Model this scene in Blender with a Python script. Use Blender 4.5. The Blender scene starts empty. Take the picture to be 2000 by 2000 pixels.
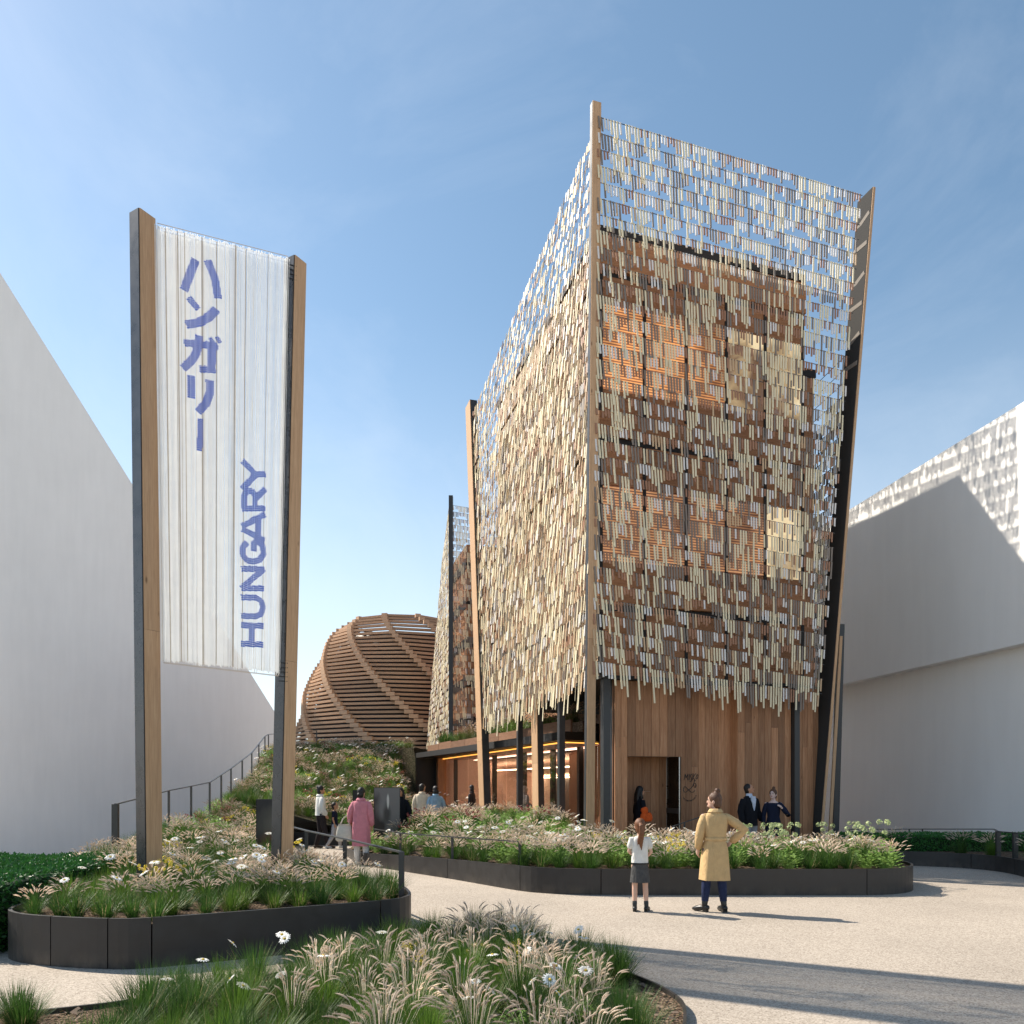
import bpy, bmesh, math, random
from math import sin, cos, pi, radians, sqrt, atan2
from mathutils import Vector, Matrix
from mathutils.geometry import tessellate_polygon

R = random.Random(7)
sc = bpy.context.scene
col = sc.collection

# ------------------------------------------------------------------ camera
cam_d = bpy.data.cameras.new('camera')
cam = bpy.data.objects.new('camera', cam_d)
col.objects.link(cam)
cam.location = (0, 0, 1.75)
cam.rotation_euler = (radians(90), 0, 0)
cam_d.sensor_width = 36
cam_d.lens = 27
cam_d.shift_y = 0.264
cam_d.clip_start = 0.1
cam_d.clip_end = 3000
sc.camera = cam

# ------------------------------------------------------------------ light
SUN_EL = 44.0
SUN_TO = Vector((-0.89, 0.456, 0)).normalized()
sdir = Vector((SUN_TO.x * cos(radians(SUN_EL)), SUN_TO.y * cos(radians(SUN_EL)), sin(radians(SUN_EL))))
w = bpy.data.worlds.new('World')
sc.world = w
w.use_nodes = True
nt = w.node_tree
bg = nt.nodes['Background']
sky = nt.nodes.new('ShaderNodeTexSky')
sky.sky_type = 'NISHITA'
sky.sun_disc = False
sky.sun_elevation = radians(SUN_EL)
sky.sun_rotation = atan2(SUN_TO.x, SUN_TO.y)
sky.air_density = 1.0
sky.dust_density = 0.4
sky.ozone_density = 0.9
sky.altitude = 0
tc = nt.nodes.new('ShaderNodeTexCoord')
mp = nt.nodes.new('ShaderNodeMapping')
mp.inputs['Scale'].default_value = (1.0, 1.0, 1.5)
mp.inputs['Rotation'].default_value = (0.3, 0.25, 0.5)
nz = nt.nodes.new('ShaderNodeTexNoise')
nz.inputs['Scale'].default_value = 2.2
nz.inputs['Detail'].default_value = 9
nz.inputs['Roughness'].default_value = 0.62
nz.inputs['Distortion'].default_value = 0.7
rp = nt.nodes.new('ShaderNodeValToRGB')
rp.color_ramp.elements[0].position = 0.46
rp.color_ramp.elements[1].position = 0.86
rp.color_ramp.elements[1].color = (0.22, 0.22, 0.22, 1)
mx = nt.nodes.new('ShaderNodeMix')
mx.data_type = 'RGBA'
nt.links.new(tc.outputs['Generated'], mp.inputs['Vector'])
nt.links.new(mp.outputs['Vector'], nz.inputs['Vector'])
nt.links.new(nz.outputs['Fac'], rp.inputs['Fac'])
nt.links.new(rp.outputs['Color'], mx.inputs[0])
hsv = nt.nodes.new('ShaderNodeHueSaturation')
hsv.inputs['Saturation'].default_value = 1.0
hsv.inputs['Hue'].default_value = 0.488
hsv.inputs['Value'].default_value = 0.82
nt.links.new(sky.outputs['Color'], hsv.inputs['Color'])
nt.links.new(hsv.outputs['Color'], mx.inputs[6])
mx.inputs[7].default_value = (5.2, 5.5, 5.9, 1)
# pale haze all round the horizon
sxyz = nt.nodes.new('ShaderNodeSeparateXYZ'); nt.links.new(tc.outputs['Generated'], sxyz.inputs[0])
hz = nt.nodes.new('ShaderNodeMapRange'); hz.interpolation_type = 'SMOOTHSTEP'
hz.inputs['From Min'].default_value = 0.0; hz.inputs['From Max'].default_value = 0.55
hz.inputs['To Min'].default_value = 0.62; hz.inputs['To Max'].default_value = 0.0
nt.links.new(sxyz.outputs['Z'], hz.inputs['Value'])
mx2 = nt.nodes.new('ShaderNodeMix'); mx2.data_type = 'RGBA'
nt.links.new(hz.outputs[0], mx2.inputs[0]); nt.links.new(mx.outputs[2], mx2.inputs[6])
mx2.inputs[7].default_value = (4.6, 4.9, 5.2, 1)
nt.links.new(mx2.outputs[2], bg.inputs['Color'])
bg.inputs['Strength'].default_value = 0.13

sun_d = bpy.data.lights.new('sun', 'SUN')
sun_d.energy = 4.6
sun_d.angle = radians(0.55)
sun_d.color = (1.0, 0.91, 0.78)
sun = bpy.data.objects.new('sun', sun_d)
col.objects.link(sun)
sun.rotation_euler = sdir.to_track_quat('Z', 'Y').to_euler()
sun.location = sdir * 60

sc.view_settings.view_transform = 'Standard'
sc.view_settings.look = 'None'
sc.view_settings.gamma = 1
sc.view_settings.exposure = 0.76
sc.cycles.use_denoising = True
sc.cycles.max_bounces = 8
sc.cycles.diffuse_bounces = 4
sc.cycles.transparent_max_bounces = 12

# ------------------------------------------------------------------ materials
M = {}
def mat(name, base=(0.5, 0.5, 0.5), rough=0.6, metal=0.0, spec=0.5):
    m = bpy.data.materials.new(name)
    m.use_nodes = True
    b = m.node_tree.nodes['Principled BSDF']
    b.inputs['Base Color'].default_value = (*base, 1)
    b.inputs['Roughness'].default_value = rough
    b.inputs['Metallic'].default_value = metal
    b.inputs['Specular IOR Level'].default_value = spec
    M[name] = m
    return m

def N(m, t):
    return m.node_tree.nodes.new(t)
def L(m, a, b):
    m.node_tree.links.new(a, b)
def bsdf(m):
    return m.node_tree.nodes['Principled BSDF']

def ramp(m, stops):
    r = N(m, 'ShaderNodeValToRGB')
    e = r.color_ramp.elements
    while len(e) < len(stops):
        e.new(0.5)
    for k, (p, c) in enumerate(stops):
        e[k].position = p
        e[k].color = (*c, 1)
    return r

def coords(m, scale=(1, 1, 1), rnd=0.0, kind='Object'):
    t = N(m, 'ShaderNodeTexCoord')
    v = t.outputs[kind]
    if rnd:
        oi = N(m, 'ShaderNodeObjectInfo')
        mu = N(m, 'ShaderNodeMath'); mu.operation = 'MULTIPLY'
        mu.inputs[1].default_value = rnd
        L(m, oi.outputs['Random'], mu.inputs[0])
        ad = N(m, 'ShaderNodeVectorMath'); ad.operation = 'ADD'
        L(m, v, ad.inputs[0]); L(m, mu.outputs[0], ad.inputs[1])
        v = ad.outputs[0]
    mp = N(m, 'ShaderNodeMapping')
    mp.inputs['Scale'].default_value = scale
    L(m, v, mp.inputs['Vector'])
    return mp.outputs['Vector']

def noise(m, vec, scale, detail=5, rough=0.55, dist=0.0):
    n = N(m, 'ShaderNodeTexNoise')
    n.inputs['Scale'].default_value = scale
    n.inputs['Detail'].default_value = detail
    n.inputs['Roughness'].default_value = rough
    n.inputs['Distortion'].default_value = dist
    L(m, vec, n.inputs['Vector'])
    return n.outputs['Fac']

def mixc(m, fac, a, b, mode='MIX'):
    x = N(m, 'ShaderNodeMix'); x.data_type = 'RGBA'; x.blend_type = mode
    for s, i in ((fac, 0), (a, 6), (b, 7)):
        if isinstance(s, (int, float)):
            x.inputs[i].default_value = s
        elif isinstance(s, tuple):
            x.inputs[i].default_value = (*s, 1)
        else:
            L(m, s, x.inputs[i])
    return x.outputs[2]

def bump(m, h, strength=0.3, dist=0.01):
    b = N(m, 'ShaderNodeBump')
    b.inputs['Strength'].default_value = strength
    b.inputs['Distance'].default_value = dist
    L(m, h, b.inputs['Height'])
    L(m, b.outputs['Normal'], bsdf(m).inputs['Normal'])

def wood(name, dark, mid, light, gs=(9, 9, 0.55), tone=0.35, rough=0.62):
    m = mat(name, mid, rough, spec=0.3)
    v = coords(m, gs, rnd=37.0)
    g = noise(m, v, 3.0, 8, 0.62, 0.9)
    c = ramp(m, [(0.25, dark), (0.5, mid), (0.75, light)])
    L(m, g, c.inputs['Fac'])
    v2 = coords(m, (40, 40, 1.4), rnd=11.0)
    f = noise(m, v2, 4.0, 4, 0.7)
    r2 = ramp(m, [(0.3, (0.72, 0.68, 0.64)), (0.62, (1, 1, 1))])
    L(m, f, r2.inputs['Fac'])
    cc = mixc(m, 0.6, c.outputs['Color'], r2.outputs['Color'], 'MULTIPLY')
    oi = N(m, 'ShaderNodeObjectInfo')
    hs = N(m, 'ShaderNodeHueSaturation')
    mr = N(m, 'ShaderNodeMapRange')
    mr.inputs['To Min'].default_value = 1 - tone
    mr.inputs['To Max'].default_value = 1 + tone * 0.7
    L(m, oi.outputs['Random'], mr.inputs['Value'])
    L(m, mr.outputs[0], hs.inputs['Value'])
    # knots
    vk = coords(m, (2.6, 2.6, 0.9), rnd=23.0)
    vo = N(m, 'ShaderNodeTexVoronoi'); vo.inputs['Scale'].default_value = 1.4
    L(m, vk, vo.inputs['Vector'])
    rk = ramp(m, [(0.03, (0.25, 0.2, 0.16)), (0.075, (1, 1, 1))])
    L(m, vo.outputs['Distance'], rk.inputs['Fac'])
    cc = mixc(m, 0.8, cc, rk.outputs['Color'], 'MULTIPLY')
    L(m, cc, hs.inputs['Color'])
    L(m, hs.outputs['Color'], bsdf(m).inputs['Base Color'])
    bump(m, f, 0.15, 0.004)
    return m

wood('wood_wall', (0.30, 0.138, 0.068), (0.43, 0.215, 0.11), (0.53, 0.30, 0.17), tone=0.38)
wood('wood_oak', (0.41, 0.245, 0.135), (0.54, 0.34, 0.195), (0.62, 0.415, 0.25), gs=(14, 14, 0.5), tone=0.14)
wood('wood_board', (0.37, 0.225, 0.14), (0.50, 0.32, 0.205), (0.59, 0.40, 0.265), gs=(1.2, 1.2, 14), tone=0.2)
wood('wood_rib', (0.45, 0.285, 0.18), (0.57, 0.38, 0.25), (0.65, 0.45, 0.31), gs=(1.2, 1.2, 14), tone=0.08)
wood('wood_curb', (0.16, 0.08, 0.045), (0.24, 0.125, 0.07), (0.3, 0.17, 0.1), gs=(1.0, 1.0, 10), tone=0.2)

def batten_mat(name, c, var=0.12, rough=0.55):
    m = mat(name, c, rough, spec=0.35)
    v = coords(m, (30, 30, 2.0))
    f = noise(m, v, 3.0, 3)
    lo = tuple(x * (1 - var) for x in c); hi = tuple(min(1, x * (1 + var)) for x in c)
    r = ramp(m, [(0.3, lo), (0.7, hi)])
    L(m, f, r.inputs['Fac'])
    L(m, r.outputs['Color'], bsdf(m).inputs['Base Color'])
batten_mat('batten_cream', (0.76, 0.665, 0.46))
batten_mat('batten_white', (0.72, 0.69, 0.66))
batten_mat('batten_grey', (0.22, 0.18, 0.15))
batten_mat('batten_brown', (0.34, 0.175, 0.105))
batten_mat('batten_tan', (0.56, 0.39, 0.235))

def steel(name, c, rough=0.38, metal=0.55):
    m = mat(name, c, rough, metal, 0.5)
    v = coords(m, (1, 1, 1), rnd=19.0)
    f = noise(m, v, 6.0, 5)
    r = ramp(m, [(0.3, tuple(x * 0.85 for x in c)), (0.7, tuple(x * 1.15 for x in c))])
    L(m, f, r.inputs['Fac']); L(m, r.outputs['Color'], bsdf(m).inputs['Base Color'])
    r2 = ramp(m, [(0.3, (rough * 0.85,) * 3), (0.7, (rough * 1.2,) * 3)])
    L(m, f, r2.inputs['Fac']); L(m, r2.outputs['Color'], bsdf(m).inputs['Roughness'])
    return m
steel('steel_dark', (0.040, 0.042, 0.045), 0.42, 0.3)
steel('steel_planter', (0.034, 0.032, 0.031), 0.46, 0.25)
m = M['steel_planter']
sx = N(m, 'ShaderNodeSeparateXYZ'); tcd = N(m, 'ShaderNodeTexCoord'); L(m, tcd.outputs['Object'], sx.inputs[0])
mrd = N(m, 'ShaderNodeMapRange'); mrd.inputs['From Min'].default_value = 0.0; mrd.inputs['From Max'].default_value = 0.16; mrd.inputs['To Min'].default_value = 1.0; mrd.inputs['To Max'].default_value = 0.0
L(m, sx.outputs['Z'], mrd.inputs['Value'])
dn_ = noise(m, coords(m, (1, 1, 0.5), rnd=7.0), 5.0, 7, 0.7)
rd_ = ramp(m, [(0.42, (0, 0, 0)), (0.72, (0.55, 0.55, 0.55))]); L(m, dn_, rd_.inputs['Fac'])
md_ = N(m, 'ShaderNodeMath'); md_.operation = 'MULTIPLY'; L(m, mrd.outputs[0], md_.inputs[0]); L(m, rd_.outputs['Color'], md_.inputs[1])
old = bsdf(m).inputs['Base Color'].links[0].from_socket
L(m, mixc(m, md_.outputs[0], old, (0.16, 0.135, 0.11)), bsdf(m).inputs['Base Color'])
steel('steel_rail', (0.06, 0.06, 0.06), 0.4, 0.4)
steel('steel_bright', (0.42, 0.42, 0.42), 0.28, 0.85)
mat('black_frame', (0.012, 0.011, 0.011), 0.6)
mat('fin_paint', (0.045, 0.044, 0.043), 0.85, spec=0.15)
mat('rung_paint', (0.24, 0.215, 0.19), 0.8, spec=0.2)

def plaster(name, c, s=0.03):
    m = mat(name, c, 0.85, spec=0.2)
    v = coords(m, (1, 1, 1))
    f = noise(m, v, 0.25, 6)
    r = ramp(m, [(0.3, tuple(x * (1 - s) for x in c)), (0.7, tuple(min(1, x * (1 + s)) for x in c))])
    L(m, f, r.inputs['Fac'])
    v2 = coords(m, (1, 1, 0.12))
    f2 = noise(m, v2, 3.0, 4)
    r2 = ramp(m, [(0.35, (0.94, 0.94, 0.94)), (0.65, (1, 1, 1))])
    L(m, f2, r2.inputs['Fac'])
    L(m, mixc(m, 0.5, r.outputs['Color'], r2.outputs['Color'], 'MULTIPLY'), bsdf(m).inputs['Base Color'])
plaster('white_render', (0.90, 0.88, 0.855))
plaster('white_render_bounce', (0.93, 0.915, 0.89))  # paler copy of white_render, bounce light put into the colour

# exposed aggregate paving
m = mat('aggregate', (0.4, 0.36, 0.32), 0.85, spec=0.25)
v = coords(m)
vo = N(m, 'ShaderNodeTexVoronoi'); vo.inputs['Scale'].default_value = 85
L(m, v, vo.inputs['Vector'])
sepc = N(m, 'ShaderNodeSeparateColor'); L(m, vo.outputs['Color'], sepc.inputs[0])
r = ramp(m, [(0.0, (0.24, 0.205, 0.17)), (0.2, (0.36, 0.312, 0.26)), (0.6, (0.435, 0.382, 0.322)), (1.0, (0.52, 0.462, 0.395))])
L(m, sepc.outputs[0], r.inputs['Fac'])
big = noise(m, v, 0.5, 6, 0.6)
r2 = ramp(m, [(0.3, (0.86, 0.85, 0.84)), (0.7, (1.06, 1.05, 1.04))])
L(m, big, r2.inputs['Fac'])
f3 = noise(m, v, 24, 5, 0.7)
r3 = ramp(m, [(0.3, (0.82, 0.81, 0.80)), (0.65, (1.08, 1.07, 1.06))])
L(m, f3, r3.inputs['Fac'])
c1 = mixc(m, 1.0, r.outputs['Color'], r2.outputs['Color'], 'MULTIPLY')
L(m, mixc(m, 0.8, c1, r3.outputs['Color'], 'MULTIPLY'), bsdf(m).inputs['Base Color'])
bump(m, vo.outputs['Distance'], 0.3, 0.005)

def soil(name, a, b, c):
    m = mat(name, b, 0.95, spec=0.1)
    v = coords(m)
    vo = N(m, 'ShaderNodeTexVoronoi'); vo.inputs['Scale'].default_value = 38
    L(m, v, vo.inputs['Vector'])
    s = N(m, 'ShaderNodeSeparateColor'); L(m, vo.outputs['Color'], s.inputs[0])
    r = ramp(m, [(0, a), (0.5, b), (1, c)])
    L(m, s.outputs[0], r.inputs['Fac'])
    L(m, r.outputs['Color'], bsdf(m).inputs['Base Color'])
    bump(m, vo.outputs['Distance'], 0.9, 0.03)
soil('bark_soil', (0.05, 0.032, 0.022), (0.13, 0.09, 0.062), (0.24, 0.17, 0.12))
soil('hill_soil', (0.045, 0.05, 0.02), (0.10, 0.085, 0.05), (0.17, 0.14, 0.09))
mat('bark_chip', (0.2, 0.14, 0.1), 0.9)

def leafmat(name, a, b, transl=0.35, rough=0.5, per_obj=True):
    m = mat(name, a, rough, spec=0.3)
    oi = N(m, 'ShaderNodeObjectInfo')
    v = coords(m, (1, 1, 1))
    f = noise(m, v, 9.0, 3)
    r = ramp(m, [(0.3, a), (0.7, b)])
    L(m, f, r.inputs['Fac'])
    out = r.outputs['Color']
    if per_obj:
        hs = N(m, 'ShaderNodeHueSaturation')
        mr = N(m, 'ShaderNodeMapRange'); mr.inputs['To Min'].default_value = 0.75; mr.inputs['To Max'].default_value = 1.25
        L(m, oi.outputs['Random'], mr.inputs['Value']); L(m, mr.outputs[0], hs.inputs['Value'])
        L(m, out, hs.inputs['Color']); out = hs.outputs['Color']
    L(m, out, bsdf(m).inputs['Base Color'])
    tr = N(m, 'ShaderNodeBsdfTranslucent'); L(m, out, tr.inputs['Color'])
    ms = N(m, 'ShaderNodeMixShader'); ms.inputs[0].default_value = transl
    L(m, bsdf(m).outputs[0], ms.inputs[1]); L(m, tr.outputs[0], ms.inputs[2])
    L(m, ms.outputs[0], m.node_tree.nodes['Material Output'].inputs['Surface'])
leafmat('blade', (0.055, 0.125, 0.014), (0.115, 0.195, 0.030))
leafmat('blade_dark', (0.032, 0.085, 0.014), (0.068, 0.14, 0.026))
leafmat('blade_olive', (0.085, 0.105, 0.025), (0.15, 0.16, 0.05))
leafmat('plume', (0.66, 0.54, 0.43), (0.82, 0.71, 0.59), 0.45, 0.8)
leafmat('straw', (0.30, 0.25, 0.11), (0.42, 0.35, 0.18), 0.35, 0.8)
leafmat('plume_brown', (0.42, 0.29, 0.21), (0.56, 0.42, 0.31), 0.4, 0.8)
leafmat('leaf_light', (0.16, 0.28, 0.055), (0.28, 0.42, 0.12))
leafmat('leaf_hedge', (0.025, 0.115, 0.022), (0.06, 0.20, 0.045), 0.25, 0.35)
leafmat('head_green', (0.38, 0.46, 0.20), (0.52, 0.58, 0.33))
leafmat('petal_white', (0.80, 0.80, 0.78), (0.86, 0.86, 0.84), 0.3, 0.6)
leafmat('petal_yellow', (0.75, 0.58, 0.06), (0.82, 0.68, 0.10), 0.3, 0.6)
leafmat('petal_red', (0.22, 0.045, 0.05), (0.34, 0.09, 0.09), 0.3, 0.7)
mat('flower_eye', (0.62, 0.42, 0.04), 0.8)
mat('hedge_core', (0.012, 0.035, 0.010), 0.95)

def glass(name, tint=(1, 1, 1), refl=1.0):
    m = mat(name, tint, 0.02)
    t = m.node_tree
    tr = N(m, 'ShaderNodeBsdfTransparent'); tr.inputs['Color'].default_value = (*tint, 1)
    gl = N(m, 'ShaderNodeBsdfGlossy'); gl.inputs['Roughness'].default_value = 0.02
    fr = N(m, 'ShaderNodeFresnel'); fr.inputs['IOR'].default_value = 1.5
    mu = N(m, 'ShaderNodeMath'); mu.operation = 'MULTIPLY'; mu.inputs[1].default_value = refl
    L(m, fr.outputs[0], mu.inputs[0])
    ms = N(m, 'ShaderNodeMixShader')
    L(m, mu.outputs[0], ms.inputs[0]); L(m, tr.outputs[0], ms.inputs[1]); L(m, gl.outputs[0], ms.inputs[2])
    L(m, ms.outputs[0], t.nodes['Material Output'].inputs['Surface'])
glass('glass_clear', (0.95, 0.92, 0.90), 0.35)
glass('glass_door', (0.5, 0.48, 0.46))
def emit(name, c, s):
    m = mat(name, c, 0.6)
    b = bsdf(m)
    b.inputs['Emission Color'].default_value = (*c, 1)
    b.inputs['Emission Strength'].default_value = s
emit('lamp_warm', (1.0, 0.74, 0.46), 8.0)
emit('lamp_edge', (1.0, 0.45, 0.08), 1.1)
emit('lamp_white', (1.0, 0.86, 0.74), 2.2)
mat('ceiling_rose', (0.74, 0.50, 0.44), 0.5)
mat('interior_wall', (0.74, 0.56, 0.50), 0.6)
emit('fill_glow', (1.0, 0.78, 0.60), 2.6)  # glow of the added ceiling strip
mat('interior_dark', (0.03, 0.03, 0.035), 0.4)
mat('interior_floor', (0.16, 0.11, 0.08), 0.4)

# lit windows: glowing orange louvres seen behind the pane
def lit_window(name, strength, dark=(0.10, 0.028, 0.012), bright=(1.0, 0.33, 0.06)):
    m = mat(name, (0.2, 0.08, 0.04), 0.35)
    t = N(m, 'ShaderNodeTexCoord')
    sx = N(m, 'ShaderNodeSeparateXYZ'); L(m, t.outputs['Object'], sx.inputs[0])
    mu = N(m, 'ShaderNodeMath'); mu.operation = 'MULTIPLY'; mu.inputs[1].default_value = 2 * pi / 0.062
    L(m, sx.outputs['Z'], mu.inputs[0])
    si = N(m, 'ShaderNodeMath'); si.operation = 'SINE'; L(m, mu.outputs[0], si.inputs[0])
    r = ramp(m, [(0.35, dark), (0.75, bright)])
    mr = N(m, 'ShaderNodeMapRange'); mr.inputs['From Min'].default_value = -1
    L(m, si.outputs[0], mr.inputs['Value']); L(m, mr.outputs[0], r.inputs['Fac'])
    nz_ = noise(m, t.outputs['Object'], 0.9, 4)
    r2 = ramp(m, [(0.36, (0.25, 0.22, 0.2)), (0.6, (1, 1, 1))]); L(m, nz_, r2.inputs['Fac'])
    c = mixc(m, 1.0, r.outputs['Color'], r2.outputs['Color'], 'MULTIPLY')
    L(m, c, bsdf(m).inputs['Emission Color'])
    L(m, c, bsdf(m).inputs['Base Color'])
    bsdf(m).inputs['Emission Strength'].default_value = strength
lit_window('window_louvre_bright', 0.5, (0.30, 0.12, 0.06), (1.0, 0.46, 0.16))
lit_window('window_louvre_dim', 0.24, (0.30, 0.13, 0.07), (1.0, 0.5, 0.22))
m = mat('window_lit_room', (0.10, 0.06, 0.05), 0.08, 0.0, 0.9)  # light of the room beyond, painted as glowing cream blotches
v = coords(m)
f = noise(m, v, 0.8, 4, 0.5, 0.6)
r = ramp(m, [(0.38, (0.16, 0.09, 0.05)), (0.48, (0.5, 0.36, 0.19)), (0.58, (0.95, 0.76, 0.46))])
L(m, f, r.inputs['Fac']); L(m, r.outputs['Color'], bsdf(m).inputs['Base Color'])
L(m, r.outputs['Color'], bsdf(m).inputs['Emission Color']); bsdf(m).inputs['Emission Strength'].default_value = 0.38
wood('spandrel', (0.28, 0.135, 0.066), (0.41, 0.205, 0.105), (0.50, 0.27, 0.15), gs=(1.0, 1.0, 8), tone=0.15)
wood('cladding_tan', (0.34, 0.24, 0.16), (0.45, 0.33, 0.22), (0.52, 0.40, 0.28), gs=(6, 6, 1.0), tone=0.1)

def fabric(name, c, var=0.08, scale=300, rough=0.85):
    m = mat(name, c, rough, spec=0.15)
    v = coords(m)
    f = noise(m, v, 14, 4)
    r = ramp(m, [(0.3, tuple(x * (1 - var) for x in c)), (0.7, tuple(min(1, x * (1 + var)) for x in c))])
    L(m, f, r.inputs['Fac']); L(m, r.outputs['Color'], bsdf(m).inputs['Base Color'])
    v3 = coords(m, (1.6, 1.6, 0.5))
    f2 = noise(m, v3, 7, 4, 0.6, 1.2)
    bump(m, f2, 0.75, 0.035)
fabric('cloth_tan', (0.54, 0.37, 0.185))
fabric('cloth_pink', (0.55, 0.21, 0.25))
fabric('cloth_white', (0.68, 0.67, 0.63))
fabric('cloth_cream', (0.60, 0.50, 0.38))
fabric('cloth_denim', (0.25, 0.37, 0.48), 0.15)
fabric('cloth_jeans', (0.022, 0.031, 0.075), 0.2)
fabric('cloth_charcoal', (0.07, 0.07, 0.07), 0.3)
fabric('cloth_black', (0.008, 0.009, 0.013))
fabric('cloth_navy', (0.012, 0.016, 0.035))
fabric('cloth_brownblack', (0.03, 0.023, 0.024))
fabric('cloth_greytrouser', (0.25, 0.26, 0.28))
fabric('cloth_shirtblue', (0.50, 0.55, 0.66))
fabric('cloth_trouserwhite', (0.62, 0.61, 0.59))
fabric('cloth_lightgrey', (0.40, 0.39, 0.40))
mat('leather_black', (0.010, 0.010, 0.010), 0.35)
mat('leather_brown', (0.05, 0.03, 0.02), 0.45)
fabric('bag_canvas', (0.55, 0.52, 0.45))
fabric('bag_orange', (0.62, 0.10, 0.02))
def skinm(name, c):
    m = mat(name, c, 0.5, spec=0.3)
    b = bsdf(m)
    b.inputs['Subsurface Weight'].default_value = 0.08
    b.inputs['Subsurface Radius'].default_value = (0.01, 0.004, 0.002)
skinm('skin_fair', (0.58, 0.37, 0.28))
skinm('skin_warm', (0.46, 0.24, 0.15))
skinm('skin_pale', (0.62, 0.45, 0.40))
def hairm(name, c):
    m = mat(name, c, 0.45, spec=0.4)
    v = coords(m, (60, 60, 6))
    f = noise(m, v, 3, 3)
    r = ramp(m, [(0.3, tuple(x * 0.6 for x in c)), (0.7, tuple(x * 1.3 for x in c))])
    L(m, f, r.inputs['Fac']); L(m, r.outputs['Color'], bsdf(m).inputs['Base Color'])
    bump(m, f, 0.6, 0.01)
hairm('hair_black', (0.010, 0.008, 0.008))
hairm('hair_brown', (0.10, 0.045, 0.022))
hairm('hair_auburn', (0.17, 0.065, 0.025))
mat('eye_dark', (0.02, 0.015, 0.012), 0.2)
mat('lip', (0.35, 0.12, 0.10), 0.5)
leafmat('string_white', (0.88, 0.89, 0.90), (0.92, 0.93, 0.93), 0.72, 0.8, False)
leafmat('string_warm', (0.62, 0.56, 0.49), (0.70, 0.64, 0.57), 0.4, 0.8, False)
leafmat('string_blue', (0.13, 0.23, 0.68), (0.19, 0.30, 0.76), 0.5, 0.7, False)
mat('string_dark', (0.10, 0.08, 0.07), 0.8)
mat('sign_black', (0.012, 0.010, 0.010), 0.6)
mat('chair_white', (0.7, 0.68, 0.64), 0.5)

# art prints on the boards
def art(name, bgc, blobs):
    m = mat(name, bgc, 0.35)
    t = N(m, 'ShaderNodeTexCoord')
    cur = bgc
    nzv = noise(m, t.outputs['Generated'], 4, 4)
    for (cx, cz, rx, rz, colr, soft) in blobs:
        mp_ = N(m, 'ShaderNodeMapping')
        mp_.inputs['Location'].default_value = (-cx / rx, 0, -cz / rz)
        mp_.inputs['Scale'].default_value = (1 / rx, 0.0, 1 / rz)
        L(m, t.outputs['Generated'], mp_.inputs['Vector'])
        le = N(m, 'ShaderNodeVectorMath'); le.operation = 'LENGTH'
        L(m, mp_.outputs[0], le.inputs[0])
        ad = N(m, 'ShaderNodeMath'); ad.operation = 'MULTIPLY_ADD'; ad.inputs[1].default_value = 0.8
        L(m, nzv, ad.inputs[0]); L(m, le.outputs['Value'], ad.inputs[2])
        r_ = ramp(m, [(max(0, 0.62 - soft) , (1, 1, 1)), (min(1, 0.62 + soft), (0, 0, 0))])
        mm = N(m, 'ShaderNodeMath'); mm.operation = 'MULTIPLY'; mm.inputs[1].default_value = 0.5
        L(m, ad.outputs[0], mm.inputs[0]); L(m, mm.outputs[0], r_.inputs['Fac'])
        cur = mixc(m, r_.outputs['Color'], cur, colr)
    L(m, cur, bsdf(m).inputs['Base Color'])
art('print_grey', (0.13, 0.125, 0.125), [(0.15, 0.22, 0.34, 0.42, (0.008, 0.008, 0.009), 0.12), (0.08, 0.62, 0.24, 0.30, (0.02, 0.02, 0.02), 0.15),
    (0.36, 0.62, 0.30, 0.22, (0.14, 0.14, 0.14), 0.2), (0.50, 0.52, 0.16, 0.2, (0.03, 0.03, 0.03), 0.2), (0.54, 0.74, 0.055, 0.16, (0.5, 0.49, 0.46), 0.1)])
art('print_dark', (0.008, 0.008, 0.012), [(0.5, 0.5, 0.42, 0.32, (0.10, 0.09, 0.07), 0.3), (0.45, 0.14, 0.42, 0.22, (0.14, 0.06, 0.03), 0.2)])

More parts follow.
